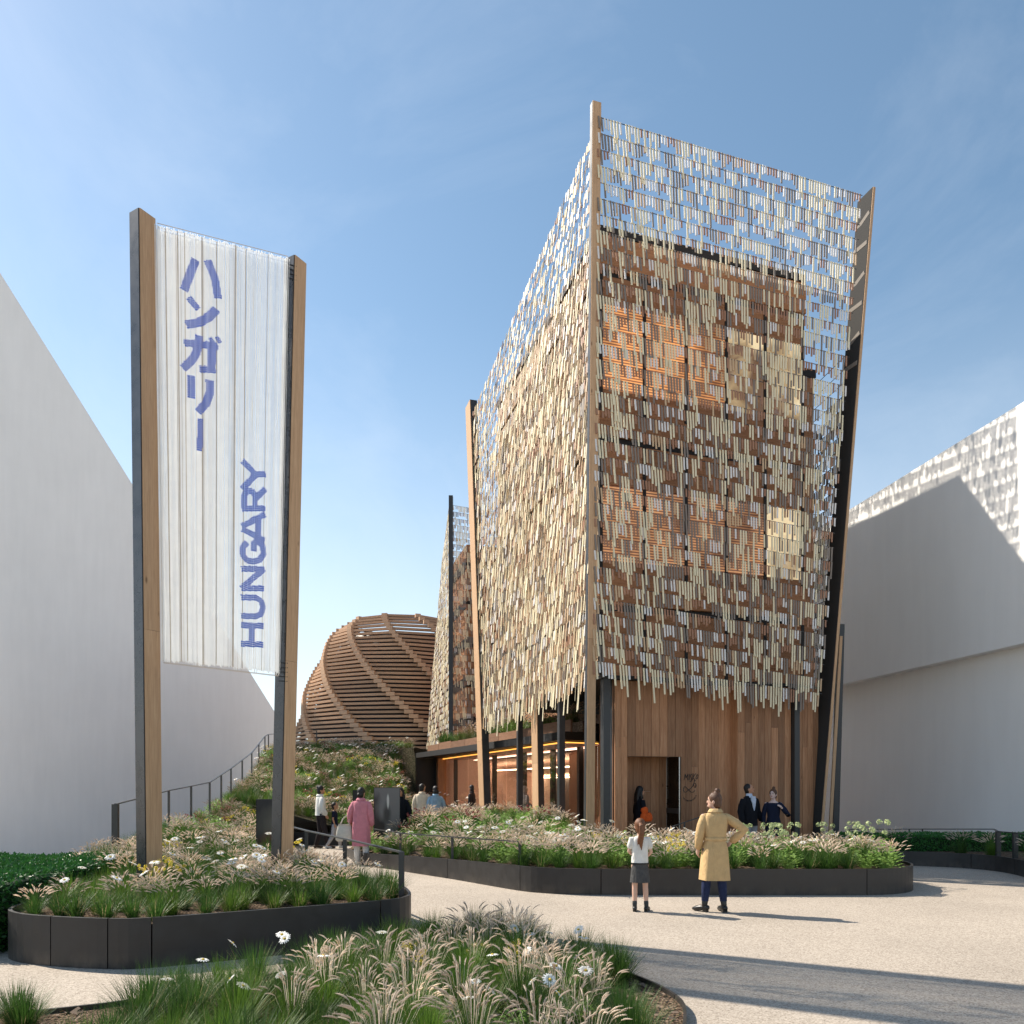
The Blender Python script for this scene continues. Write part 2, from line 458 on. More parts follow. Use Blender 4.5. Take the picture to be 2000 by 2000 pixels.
# ------------------------------------------------------------------ mesh helpers
class MB:
    def __init__(s):
        s.v = []; s.f = []; s.m = []
    def add(s, vs, fs, mi=0):
        o = len(s.v)
        s.v.extend(vs)
        for f in fs:
            s.f.append(tuple(i + o for i in f)); s.m.append(mi)
    def hexa(s, b, t, mi=0):            # 4 base + 4 top corners
        s.add(list(b) + list(t), [(3, 2, 1, 0), (4, 5, 6, 7), (0, 1, 5, 4), (1, 2, 6, 5), (2, 3, 7, 6), (3, 0, 4, 7)], mi)
    def box(s, x0, x1, y0, y1, z0, z1, mi=0):
        s.hexa([(x0, y0, z0), (x1, y0, z0), (x1, y1, z0), (x0, y1, z0)], [(x0, y0, z1), (x1, y0, z1), (x1, y1, z1), (x0, y1, z1)], mi)
    def wallbox(s, p, q, th, z0, z1, mi=0, z0b=None, z1b=None):   # thick wall from p to q, thickness to its left
        p = Vector(p); q = Vector(q); d = (q - p).normalized(); n = Vector((-d.y, d.x)) * th
        z0b = z0 if z0b is None else z0b; z1b = z1 if z1b is None else z1b
        s.hexa([(p.x, p.y, z0), (q.x, q.y, z0b), (q.x + n.x, q.y + n.y, z0b), (p.x + n.x, p.y + n.y, z0)],
               [(p.x, p.y, z1), (q.x, q.y, z1b), (q.x + n.x, q.y + n.y, z1b), (p.x + n.x, p.y + n.y, z1)], mi)
    def bar(s, a, b, w, h, mi=0, up=None):
        a = Vector(a); b = Vector(b); d = (b - a).normalized()
        up = Vector(up) if up else (Vector((0, 0, 1)) if abs(d.z) < 0.95 else Vector((0, 1, 0)))
        sx = d.cross(up).normalized() * (w / 2); sy = sx.cross(d).normalized() * (h / 2)
        s.hexa([a - sx - sy, a + sx - sy, a + sx + sy, a - sx + sy], [b - sx - sy, b + sx - sy, b + sx + sy, b - sx + sy], mi)
    def tube(s, pts, rads, seg=8, mi=0, caps=True, rings=2, squash=None):
        P = [Vector(p) for p in pts]
        n = len(P)
        tang = []
        for i in range(n):
            a = P[max(0, i - 1)]; b = P[min(n - 1, i + 1)]
            t = (b - a)
            tang.append(t.normalized() if t.length > 1e-9 else Vector((0, 0, 1)))
        up = Vector((0, 1, 0)) if abs(tang[0].y) < 0.9 else Vector((1, 0, 0))
        full = []
        if caps:
            for k in range(rings, 0, -1):
                a = (pi / 2) * k / rings
                full.append((P[0] - tang[0] * rads[0] * sin(a), max(rads[0] * cos(a), 1e-4), tang[0]))
        for i in range(n):
            full.append((P[i], rads[i], tang[i]))
        if caps:
            for k in range(1, rings + 1):
                a = (pi / 2) * k / rings
                full.append((P[-1] + tang[-1] * rads[-1] * sin(a), max(rads[-1] * cos(a), 1e-4), tang[-1]))
        vs = []
        for c, r, t in full:
            sx = t.cross(up)
            if sx.length < 1e-4:
                sx = t.cross(Vector((0, 0, 1)))
            sx.normalize(); sy = sx.cross(t).normalized()
            up = sy
            for j in range(seg):
                a = 2 * pi * j / seg
                q = sx * cos(a) * r + sy * sin(a) * r
                if squash:
                    q = Vector((q.x * squash[0], q.y * squash[1], q.z * squash[2]))
                vs.append(c + q)
        fs = []
        for i in range(len(full) - 1):
            for j in range(seg):
                k = (j + 1) % seg
                fs.append((i * seg + j, i * seg + k, (i + 1) * seg + k, (i + 1) * seg + j))
        if caps:
            fs.append(tuple(range(seg - 1, -1, -1)))
            fs.append(tuple((len(full) - 1) * seg + j for j in range(seg)))
        s.add(vs, fs, mi)
    def ell(s, c, r, seg=14, rings=9, mi=0, rot=None):
        vs = []; fs = []
        for i in range(1, rings):
            th = pi * i / rings
            for j in range(seg):
                a = 2 * pi * j / seg
                q = Vector((r[0] * sin(th) * cos(a), r[1] * sin(th) * sin(a), r[2] * cos(th)))
                if rot:
                    q = rot @ q
                vs.append(Vector(c) + q)
        tq = Vector((0, 0, r[2])); tq = rot @ tq if rot else tq
        vs.append(Vector(c) + tq); vs.append(Vector(c) - tq)
        for i in range(rings - 2):
            for j in range(seg):
                k = (j + 1) % seg
                fs.append((i * seg + j, (i + 1) * seg + j, (i + 1) * seg + k, i * seg + k))
        T = len(vs) - 2
        for j in range(seg):
            k = (j + 1) % seg
            fs.append((T, j, k)); fs.append((T + 1, (rings - 2) * seg + k, (rings - 2) * seg + j))
        s.add(vs, fs, mi)
    def loft(s, ringl, seg=28, mi=0, cap=False, fold=0.0, nf=7, ph=0.0, pw=2.0):
        # ringl: (z, cx, cy, rx, ry)
        vs = []; fs = []
        n = len(ringl)
        for i, (z, cx, cy, rx, ry) in enumerate(ringl):
            fa = fold * (i / (n - 1)) if n > 1 else 0
            for j in range(seg):
                a = 2 * pi * j / seg
                ca, sa = cos(a), sin(a)
                k = 1 + fa * sin(nf * a + ph + 0.6 * sin(2 * a)) + 0.4 * fa * sin(nf * 2.3 * a + ph * 2)
                x = math.copysign(abs(ca) ** (2 / pw), ca) * rx * k
                y = math.copysign(abs(sa) ** (2 / pw), sa) * ry * k
                vs.append((cx + x, cy + y, z))
        for i in range(n - 1):
            for j in range(seg):
                k = (j + 1) % seg
                fs.append((i * seg + j, i * seg + k, (i + 1) * seg + k, (i + 1) * seg + j))
        if cap:
            fs.append(tuple(range(seg))); fs.append(tuple((n - 1) * seg + j for j in range(seg)))
        s.add(vs, fs, mi)
    def build(s, name, mats, parent=None, smooth=False, loc=None):
        me = bpy.data.meshes.new(name)
        me.from_pydata([tuple(v) for v in s.v], [], s.f)
        if not isinstance(mats, (list, tuple)):
            mats = [mats]
        for x in mats:
            me.materials.append(M[x])
        if len(mats) > 1:
            me.polygons.foreach_set('material_index', s.m)
        if smooth:
            me.polygons.foreach_set('use_smooth', [True] * len(me.polygons))
        me.update()
        o = bpy.data.objects.new(name, me)
        col.objects.link(o)
        if parent:
            o.parent = parent
        if loc is not None:
            o.location = loc
        return o

def tag(o, label, cat, group=None):
    o['label'] = label; o['category'] = cat
    if group:
        o['group'] = group
    return o
def empty(name, loc=(0, 0, 0), rz=0.0):
    o = bpy.data.objects.new(name, None)
    o.empty_display_size = 0.2
    col.objects.link(o)
    o.location = loc; o.rotation_euler = (0, 0, rz)
    return o
def thing(name, label, cat, loc=(0, 0, 0), rz=0.0, group=None):
    return tag(empty(name, loc, rz), label, cat, group)
def structure(o):
    o['kind'] = 'structure'; return o
def stuff(o, label=None, cat=None):
    o['kind'] = 'stuff'
    if label: o['label'] = label
    if cat: o['category'] = cat
    return o
def inst(src, parent=None):
    c = src.copy(); col.objects.link(c); c.parent = parent
    return c
def lerp(a, b, t): return a + (b - a) * t
def interp(x, xs, ys):
    if x <= xs[0]: return ys[0]
    for i in range(len(xs) - 1):
        if x <= xs[i + 1]:
            return lerp(ys[i], ys[i + 1], (x - xs[i]) / (xs[i + 1] - xs[i]))
    return ys[-1]
def inside(p, poly):
    x, y = p; c = False; n = len(poly)
    for i in range(n):
        x1, y1 = poly[i]; x2, y2 = poly[(i + 1) % n]
        if (y1 > y) != (y2 > y) and x < (x2 - x1) * (y - y1) / (y2 - y1) + x1:
            c = not c
    return c
def dist_poly(p, line):
    best = 1e9
    for i in range(len(line) - 1):
        a = Vector(line[i]); b = Vector(line[i + 1]); q = Vector(p)
        t = max(0, min(1, (q - a).dot(b - a) / max(1e-9, (b - a).length_squared)))
        best = min(best, (a + (b - a) * t - q).length)
    return best
def catmull(pts, n=8):
    out = []
    for i in range(len(pts) - 1):
        p0 = Vector(pts[max(0, i - 1)]); p1 = Vector(pts[i]); p2 = Vector(pts[i + 1]); p3 = Vector(pts[min(len(pts) - 1, i + 2)])
        for k in range(n):
            t = k / n
            out.append(0.5 * ((2 * p1) + (p2 - p0) * t + (2 * p0 - 5 * p1 + 4 * p2 - p3) * t * t + (3 * p1 - p0 - 3 * p2 + p3) * t ** 3))
    out.append(Vector(pts[-1]))
    return out
def smoothstep(t):
    t = max(0, min(1, t)); return t * t * (3 - 2 * t)

# ------------------------------------------------------------------ ground
def poly_mesh(name, loops, z, mt, parent=None):
    L3 = [[Vector((x, y, 0)) for x, y in lp] for lp in loops]
    flat = [p for lp in L3 for p in lp]
    tris = tessellate_polygon(L3)
    b = MB()
    fs = []
    for t in tris:
        a, bb, c = (flat[i] for i in t)
        if (bb - a).cross(c - a).z < 0:
            t = (t[0], t[2], t[1])
        fs.append(tuple(t))
    zf = z if callable(z) else (lambda x, y: z)
    b.add([(p.x, p.y, zf(p.x, p.y)) for p in flat], fs)
    return b.build(name, mt, parent)
YARD = [(-10.6, 12.5), (-10.8, 20), (-11.6, 28), (-13.5, 40), (-15.5, 70), (-120, 70), (-120, 12.5)]
structure(poly_mesh('ground', [[(-900, -60), (900, -60), (900, 1500), (-900, 1500)], YARD], 0.0, 'aggregate'))
structure(poly_mesh('sunken_yard', [YARD], -2.7, 'aggregate'))
b = MB()
for i in range(len(YARD)):
    p, q = YARD[i], YARD[(i + 1) % len(YARD)]
    b.add([(p[0], p[1], -2.7), (q[0], q[1], -2.7), (q[0], q[1], 0), (p[0], p[1], 0)], [(0, 1, 2, 3)])
structure(b.build('yard_wall', 'white_render'))

# ------------------------------------------------------------------ neighbouring white pavilions
t = thing('neighbour_pavilion', 'huge plain white pavilion wall with steep sloping top beyond the railing', 'building', (-25, 52, -2.7))
A = (-30.2, 44.6); B = (-19.2, 62.5); D = (-42, 58); E = (-62, 56)
zA, zB = 32.1, 7.3
b = MB()
vs = []
for (p, z) in ((A, zA), (B, zB), (D, 9), (E, 26)):
    vs += [(p[0] + 25, p[1] - 52, 0), (p[0] + 25, p[1] - 52, z + 2.7)]
b.add(vs, [(0, 2, 3, 1), (2, 4, 5, 3), (4, 6, 7, 5), (6, 0, 1, 7)])
b.build('wall', 'white_render', t)
b = MB(); b.add([vs[1], vs[3], vs[5], vs[7]], [(0, 1, 2, 3)]); b.build('roof', 'white_render', t)

t = thing('neighbour_pavilion', 'white pavilion with overhanging upper storey beyond the hedge, tower shadow on it', 'building', (13, 22, 0))
A = Vector((12.75, 16.9)); B = Vector((10.75, 31.9)); dn = (B - A).normalized(); off = Vector((dn.y, -dn.x))
def rb(o0, z0, z1, name, mt, depth=9):
    b = MB()
    p = A + off * o0 - Vector((13, 22)); q = B + off * o0 - Vector((13, 22)); r_ = q + off * depth; s_ = p + off * depth
    b.hexa([(p.x, p.y, z0), (s_.x, s_.y, z0), (r_.x, r_.y, z0), (q.x, q.y, z0)], [(p.x, p.y, z1), (s_.x, s_.y, z1), (r_.x, r_.y, z1), (q.x, q.y, z1)])
    return b.build(name, mt, t)
rb(0, 5.15, 11.05, 'upper_wall', 'white_render')
rb(0.34, 0, 5.15, 'lower_wall', 'white_render_bounce', 8)

# ------------------------------------------------------------------ terrain: hill behind, planted
RY = [11, 13, 16, 18.5, 22, 26, 30, 34, 37, 45, 52, 60]
RXL = [-6.2, -6.77, -7.3, -7.45, -8.2, -8.96, -9.8, -10.7, -11.3, -12.8, -15.2, -16.5]
RZL = [0.46, 0.5, 0.68, 0.84, 1.25, 1.85, 2.65, 3.1, 3.4, 3.4, 3.4, 3.4]
PY = [8.6, 9.0, 9.8, 10.9, 12.7, 13.7, 15.5, 18, 21.3]
PX = [-1.2, -1.22, -1.5, -2.32, -3.3, -3.87, -4.6, -5.4, -6.1]     # left edge of the path
def bed_left_z(x, y):
    if y < 11: return 0.43
    xl = interp(y, RY, RXL); xr = interp(y, PY, PX); zl = interp(y, RY, RZL)
    f = max(0, min(1, (xr - x) / max(0.3, (xr - xl))))
    return 0.43 + (zl - 0.43) * f
def glass_x(y): return lerp(1.30, -4.40, (y - 20.0) / 15.0)
def hill_xr(y):
    if y > 38.3: return 9
    if y > 35.05: return -4.5
    if y < 22.7: return -3.0
    return lerp(-3.0, glass_x(y) + 0.45, smoothstep((y - 22.7) / 0.7))
def hill_z(x, y):
    if y > 36: return 3.4
    zl = interp(y, RY, RZL); zr = interp(y, [21.3, 24, 28, 32, 35, 36], [0.36, 0.75, 1.6, 2.55, 3.25, 3.4])
    xl = interp(y, RY, RXL); xr = -3.6
    f = smoothstep((x - xl) / (xr - xl))
    xe = lerp(-3.2, -5.35, (y - 21.3) / 13.7)
    if x > xe and y < 35.05:
        top = lerp(zl, zr, smoothstep((xe - xl) / (xr - xl)))
        return lerp(top, lerp(0.45, 0.95, (y - 21.3) / 13.7), smoothstep((x - xe) / 0.7))
    return lerp(zl, zr, f) + 0.10 * sin(x * 1.7 + y) * min(1, (y - 21.3) / 3) * max(0, min(1, (36 - y) / 2))
b = MB()
rows = [21.3 + k * 0.45 for k in range(31)] + [35.04, 35.06, 36, 37.3, 38.28, 38.32, 45, 52, 60]
vs = []; nx = 34
for y in rows:
    xl = interp(y, RY, RXL); xr = hill_xr(y)
    for i in range(nx):
        x = lerp(xl, xr, i / (nx - 1)); vs.append((x, y, hill_z(x, y)))
fs = [(j * nx + i, j * nx + i + 1, (j + 1) * nx + i + 1, (j + 1) * nx + i) for j in range(len(rows) - 1) for i in range(nx - 1)]
b.add(vs, fs)
# skirts down to the ground on the left flank
for j in range(len(rows) - 1):
    p = vs[j * nx]; q = vs[(j + 1) * nx]
    b.add([p, q, (q[0] - 0.5, q[1], -2.6), (p[0] - 0.5, p[1], -2.6)], [(0, 1, 2, 3)])
structure(b.build('hill', 'hill_soil', smooth=True))

# ------------------------------------------------------------------ planters
def planter(name, label, loc, path, h, joints, soil_poly, soil_z, closed_soil=True, th=0.035, z0=0.0):
    """path: curved front line (left to right); h: number or function of arc fraction"""
    t = thing(name, label, 'planter', (loc[0], loc[1], 0))
    P = path
    acc = [0]
    for i in range(1, len(P)):
        acc.append(acc[-1] + (P[i] - P[i - 1]).length)
    tot = acc[-1]
    hf = h if callable(h) else (lambda f: h)
    cuts = [0] + [j * tot for j in joints] + [tot]
    gap = 0.006
    def at(s):
        for i in range(1, len(P)):
            if s <= acc[i] + 1e-9:
                f = (s - acc[i - 1]) / max(1e-9, acc[i] - acc[i - 1]); return P[i - 1].lerp(P[i], f)
        return P[-1].copy()
    def nrm(s):
        d = (at(min(tot, s + 0.05)) - at(max(0, s - 0.05))).normalized(); return Vector((-d.y, d.x))
    for a, c in zip(cuts[:-1], cuts[1:]):
        a2 = a + (gap if a > 0 else 0); c2 = c - (gap if c < tot else 0)
        n = max(2, int((c2 - a2) / 0.12) + 1)
        bb = MB(); vs = []
        for k in range(n + 1):
            s = lerp(a2, c2, k / n); p = at(s) - Vector(loc); q = p + nrm(s) * th; zt = hf(s / tot)
            vs += [(p.x, p.y, z0), (p.x, p.y, zt), (q.x, q.y, zt), (q.x, q.y, z0)]
        fs = []
        for k in range(n):
            o = 4 * k
            for e in range(4):
                f_ = (e + 1) % 4
                fs.append((o + e, o + 4 + e, o + 4 + f_, o + f_))
        fs += [(0, 1, 2, 3), (4 * n + 3, 4 * n + 2, 4 * n + 1, 4 * n)]
        bb.add(vs, fs)
        bb.build('panel', 'steel_planter', t)
    bb = MB()
    vs = []
    for k in range(len(P)):
        s = acc[k]; q = at(s) - Vector(loc) + nrm(s) * (th + 0.012); vs.append(q)
    if soil_poly:
        so = poly_mesh('soil', [[(x - loc[0], y - loc[1]) for x, y in soil_poly]], soil_z, 'bark_soil', t)
    return t

# left planter (banner stands in it)
LPc = [(-5.45, 9.4), (-5.25, 8.6), (-5.13, 7.85), (-4.85, 7.5), (-4.39, 7.31), (-3.78, 7.19), (-3.37, 7.25), (-2.29, 7.8), (-1.45, 8.27), (-1.2, 8.52), (-1.18, 8.95), (-1.5, 9.8), (-2.32, 10.9), (-3.3, 12.7), (-3.87, 13.7), (-4.6, 15.5), (-5.4, 18), (-6.1, 21.3)]
LP = catmull(LPc, 6)
lp_t = planter('planter', 'dark steel planter holding the tall banner posts', (-3.5, 9.5), LP, 0.475, [0.127, 0.158, 0.178, 0.29, 0.44, 0.6, 0.72, 0.84],
        None, 0)
b = MB()
# soil as rows across the bed
LP_POLY = [(p.x, p.y) for p in LP] + [(interp(y, RY, RXL), y) for y in (21.3, 18.5, 16, 13, 11)] + [(-5.8, 10.0)]
def row_range(y):
    xs = []
    for i in range(len(LP_POLY)):
        (x1, y1), (x2, y2) = LP_POLY[i], LP_POLY[(i + 1) % len(LP_POLY)]
        if (y1 > y) != (y2 > y): xs.append((x2 - x1) * (y - y1) / (y2 - y1) + x1)
    return (min(xs), max(xs)) if len(xs) > 1 else None
rows = []
for k in range(48):
    y = 7.26 + k * 0.06 if k < 25 else 8.76 + (k - 25) * 0.57
    rr_ = row_range(y) if y < 21.29 else None
    if rr_: rows.append((y, rr_[0] + 0.045, rr_[1] - 0.045))
vs = []; nx = 18
for y, a, c in rows:
    for i in range(nx):
        x = lerp(a, c, i / (nx - 1)); vs.append((x + 3.5, y - 9.5, bed_left_z(x, y) - 0.02))
b.add(vs, [(j * nx + i, j * nx + i + 1, (j + 1) * nx + i + 1, (j + 1) * nx + i) for j in range(len(rows) - 1) for i in range(nx - 1)])
for j in range(len(rows) - 1):
    p = vs[j * nx]; q = vs[(j + 1) * nx]
    if q[1] + 9.5 > 9.6: b.add([p, q, (q[0] - 0.3, q[1], -0.05), (p[0] - 0.3, p[1], -0.05)], [(0, 1, 2, 3)])
b.build('soil', 'bark_soil', lp_t, smooth=True)

# low retaining edge at the end of the path
planter('planter', 'low dark steel edge where the path meets the grassy hill', (-4.7, 21.3), [Vector((-6.1, 21.28)), Vector((-4.9, 21.3)), Vector((-4.0, 21.34)), Vector((-3.0, 21.4))], 0.36, [0.33, 0.66], None, 0)

# middle planter in front of the tower
MPc = [(-4.1, 18.75), (-3.24, 16.4), (-2.33, 15.3), (-1.16, 13.96), (-0.78, 13.5), (0.075, 12.44), (0.5, 12.12), (1.0, 11.97), (1.6, 11.92), (3.6, 11.9), (5.4, 11.9), (6.05, 12.05), (6.5, 12.45), (6.72, 13.1), (6.6, 14.0), (6.1, 14.7)]
MP = catmull(MPc, 6)
def mp_h(f): return interp(f, [0, 0.12, 0.3, 0.45, 1], [0.16, 0.24, 0.34, 0.405, 0.405])
MP_POLY = [(p.x, p.y) for p in MP] + [(4.0, 15.3), (2.0, 15.9), (1.4, 17.2), (0.7, 19.6), (-0.4, 21.6), (-1.4, 21.2), (-2.4, 20.9), (-3.5, 20.6)]
def mp_z(x, y):
    e = min(1, dist_poly((x, y), [(p.x, p.y) for p in MP[::3]]) / 1.6)
    base = interp(x, [-4, -2, 0, 1, 9], [0.13, 0.25, 0.36, 0.37, 0.37])
    up = 0.42 * smoothstep((y - 13.0) / 7.0) * (1 if x < 1.6 else max(0, 1 - (x - 1.6) / 2))
    return base + up * e
mp_t = planter('planter', 'long dark steel planter with rounded end in front of the tower entrance', (1.5, 14.5), MP, mp_h, [0.17, 0.337, 0.459, 0.54, 0.784, 0.92], MP_POLY, lambda x, y: mp_z(x + 1.5, y + 14.5) * 0 + interp(x + 1.5, [-4, -2, 0, 1, 9], [0.12, 0.24, 0.355, 0.365, 0.365]))
b = MB(); g = 0.3; idx = {}
ix0, ix1, iy0, iy1 = -16, 26, 38, 74
for i in range(ix0, ix1):
    for j in range(iy0, iy1):
        cs = [(i * g, j * g), ((i + 1) * g, j * g), ((i + 1) * g, (j + 1) * g), (i * g, (j + 1) * g)]
        if all(inside(c, MP_POLY) for c in cs):
            ids = []
            for c in cs:
                if c not in idx:
                    idx[c] = len(b.v); b.v.append((c[0] - 1.5, c[1] - 14.5, mp_z(*c) + 0.004))
                ids.append(idx[c])
            b.f.append(tuple(ids)); b.m.append(0)
b.build('mound', 'bark_soil', mp_t, smooth=True)

# right planter by the white wall
RPc = [(7.1, 17.0), (7.7, 16.5), (8.45, 16.1), (9.1, 15.75), (9.5, 15.2), (9.52, 14.5), (9.3, 13.6), (9.0, 12.6), (8.9, 11.5), (8.9, 9.5)]
RP = catmull(RPc, 6)
RP_POLY = [(p.x, p.y) for p in RP] + [(12.4, 9.5), (12.4, 17.9), (7.1, 17.9)]
planter('planter', 'curved dark steel planter holding the hedge beside the white pavilion', (9.3, 15), RP, 0.30, [0.16, 0.3, 0.42, 0.55, 0.7, 0.85], RP_POLY, 0.26)

# foreground bed with thin steel kerb
FBc = [(-6.2, 4.9), (-4.6, 5.3), (-3.1, 5.85), (-2.25, 6.6), (-1.5, 7.5), (-0.8, 8.15), (-0.3, 8.4), (0.15, 8.2), (0.75, 7.3), (1.15, 6.55), (1.31, 6.0), (1.25, 5.5), (1.0, 4.6), (0.8, 3.6)]
FB = catmull(FBc, 6)
FB_POLY = [(p.x, p.y) for p in FB] + [(-6.2, 3.6)]
planter('planting_bed', 'foreground planting bed with thin dark steel kerb and bark mulch', (-1.5, 6), list(reversed(FB)), 0.075, [0.2, 0.4, 0.6, 0.8], FB_POLY, 0.04, th=0.022)

# ------------------------------------------------------------------ handrails
def railing(label, pts, posts, z_rail=None, w=0.04, h=0.02, end_post=None, group=None):
    base = pts[len(pts) // 2]
    t = thing('handrail', label, 'railing', (base[0], base[1], posts[0][2]), group=group)
    o = Vector((base[0], base[1], posts[0][2]))
    b = MB()
    for p, q in zip(pts[:-1], pts[1:]):
        b.bar(Vector(p) - o, Vector(q) - o, w, h)
    b.build('rail', 'steel_rail', t)
    for (x, y, z0, z1, pw) in posts:
        b = MB(); p = Vector((x, y, 0)) - Vector((o.x, o.y, 0))
        b.box(p.x - pw / 2, p.x + pw / 2, p.y - pw * 0.3, p.y + pw * 0.3, z0 - 0.08 - o.z, z1 - o.z)
        b.build('post', 'steel_rail', t)
    return t
# left of the path, on the left planter
pr = [(-1.27, 8.85, 0.945), (-2.36, 10.9, 0.945), (-3.4, 12.75, 0.945), (-3.95, 13.75, 0.955), (-4.7, 15.5, 1.0)]
railing('dark steel handrail on the edge of the planter behind the banner', pr,
        [(-1.27, 8.83, 0.43, 0.95, 0.062), (-2.36, 10.85, 0.43, 0.94, 0.055), (-3.4, 12.7, 0.43, 0.94, 0.05), (-4.7, 15.45, 0.44, 0.99, 0.05)])
# along the middle planter
pr = [(-3.15, 17.6, 0.68), (-2.2, 15.5, 0.72), (-1.1, 14.15, 0.745), (0.13, 12.75, 0.765)]
railing('thin steel handrail on the edge of the planter before the tower', pr,
        [(-2.25, 15.5, 0.25, 0.72, 0.045), (-1.1, 14.15, 0.33, 0.745, 0.045), (0.13, 12.72, 0.37, 0.775, 0.055), (-3.15, 17.6, 0.2, 0.68, 0.045)])
# hill railing
hp = []
for y in (12.6, 14.3, 16, 17.3, 18.6, 20.3, 22, 24, 26, 28, 30, 31.5):
    hp.append((interp(y, RY, RXL) + 0.15, y, interp(y, RY, RZL)))
hp2 = hp + [(-9.6, 33.5, 3.0), (-8.9, 35, 3.2)]
railing('dark steel railing climbing along the grassy hill below the white wall', [(x, y, z + 0.9) for x, y, z in hp2],
        [(x, y, z, z + 0.9, 0.10 if i == 0 else 0.042) for i, (x, y, z) in enumerate(hp2)])
# right side railing
rr = [(7.6, 17.3, 0.69), (8.4, 17.35, 0.69), (9.3, 17.4, 0.69), (10.6, 16.9, 0.72), (9.9, 15.6, 0.76), (9.85, 15.1, 0.76), (9.7, 13.9, 0.78), (9.5, 12.4, 0.78)]
railing('thin steel railing behind the hedge beside the white pavilion', rr[:4] + [(9.78, 15.45, 0.76), (9.86, 15.05, 0.76), (9.7, 13.9, 0.77), (9.45, 12.4, 0.77)],
        [(7.6, 17.3, 0.26, 0.69, 0.03), (8.1, 17.33, 0.26, 0.69, 0.03), (9.0, 17.4, 0.26, 0.69, 0.03), (9.3, 17.4, 0.26, 0.69, 0.03), (9.78, 15.45, 0.26, 0.77, 0.09), (9.86, 15.05, 0.26, 0.77, 0.09), (9.7, 13.9, 0.26, 0.77, 0.06)])
# ramp handrail by the entrance
railing('short dark handrail rising beside the entrance door', [(2.95, 16.35, 0.62), (3.2, 16.5, 0.72), (4.3, 16.9, 1.04)], [(3.05, 16.4, 0.0, 0.62, 0.03), (3.75, 16.7, 0.0, 0.87, 0.035)], w=0.03)

# ------------------------------------------------------------------ main tower
TW = thing('timber_tower', 'tall timber tower wrapped in hanging cream and brown wooden battens', 'building', (4, 19, 0))
TO = Vector((4, 19, 0))
def T3(x, y, z): return Vector((x, y, z)) - TO
def T2(p): return Vector((p[0] - 4, p[1] - 19))
tr = Vector((0.9507, 0.3102)); nr = Vector((0.3102, -0.9507))      # along the entrance front, its outward normal
tl = Vector((-0.2925, 0.9563)); nl = Vector((-0.9563, -0.2925))    # along the left front
CLR = ['batten_cream', 'batten_white', 'batten_grey', 'batten_brown', 'batten_tan']
UNIT = {}
for c in CLR:                                                      # unit batten, hangs down 1 m, shared
    b = MB(); b.box(-0.5, 0.5, -0.5, 0.5, -1, 0)
    o = b.build('batten_unit', c); UNIT[c] = o.data; bpy.data.objects.remove(o)

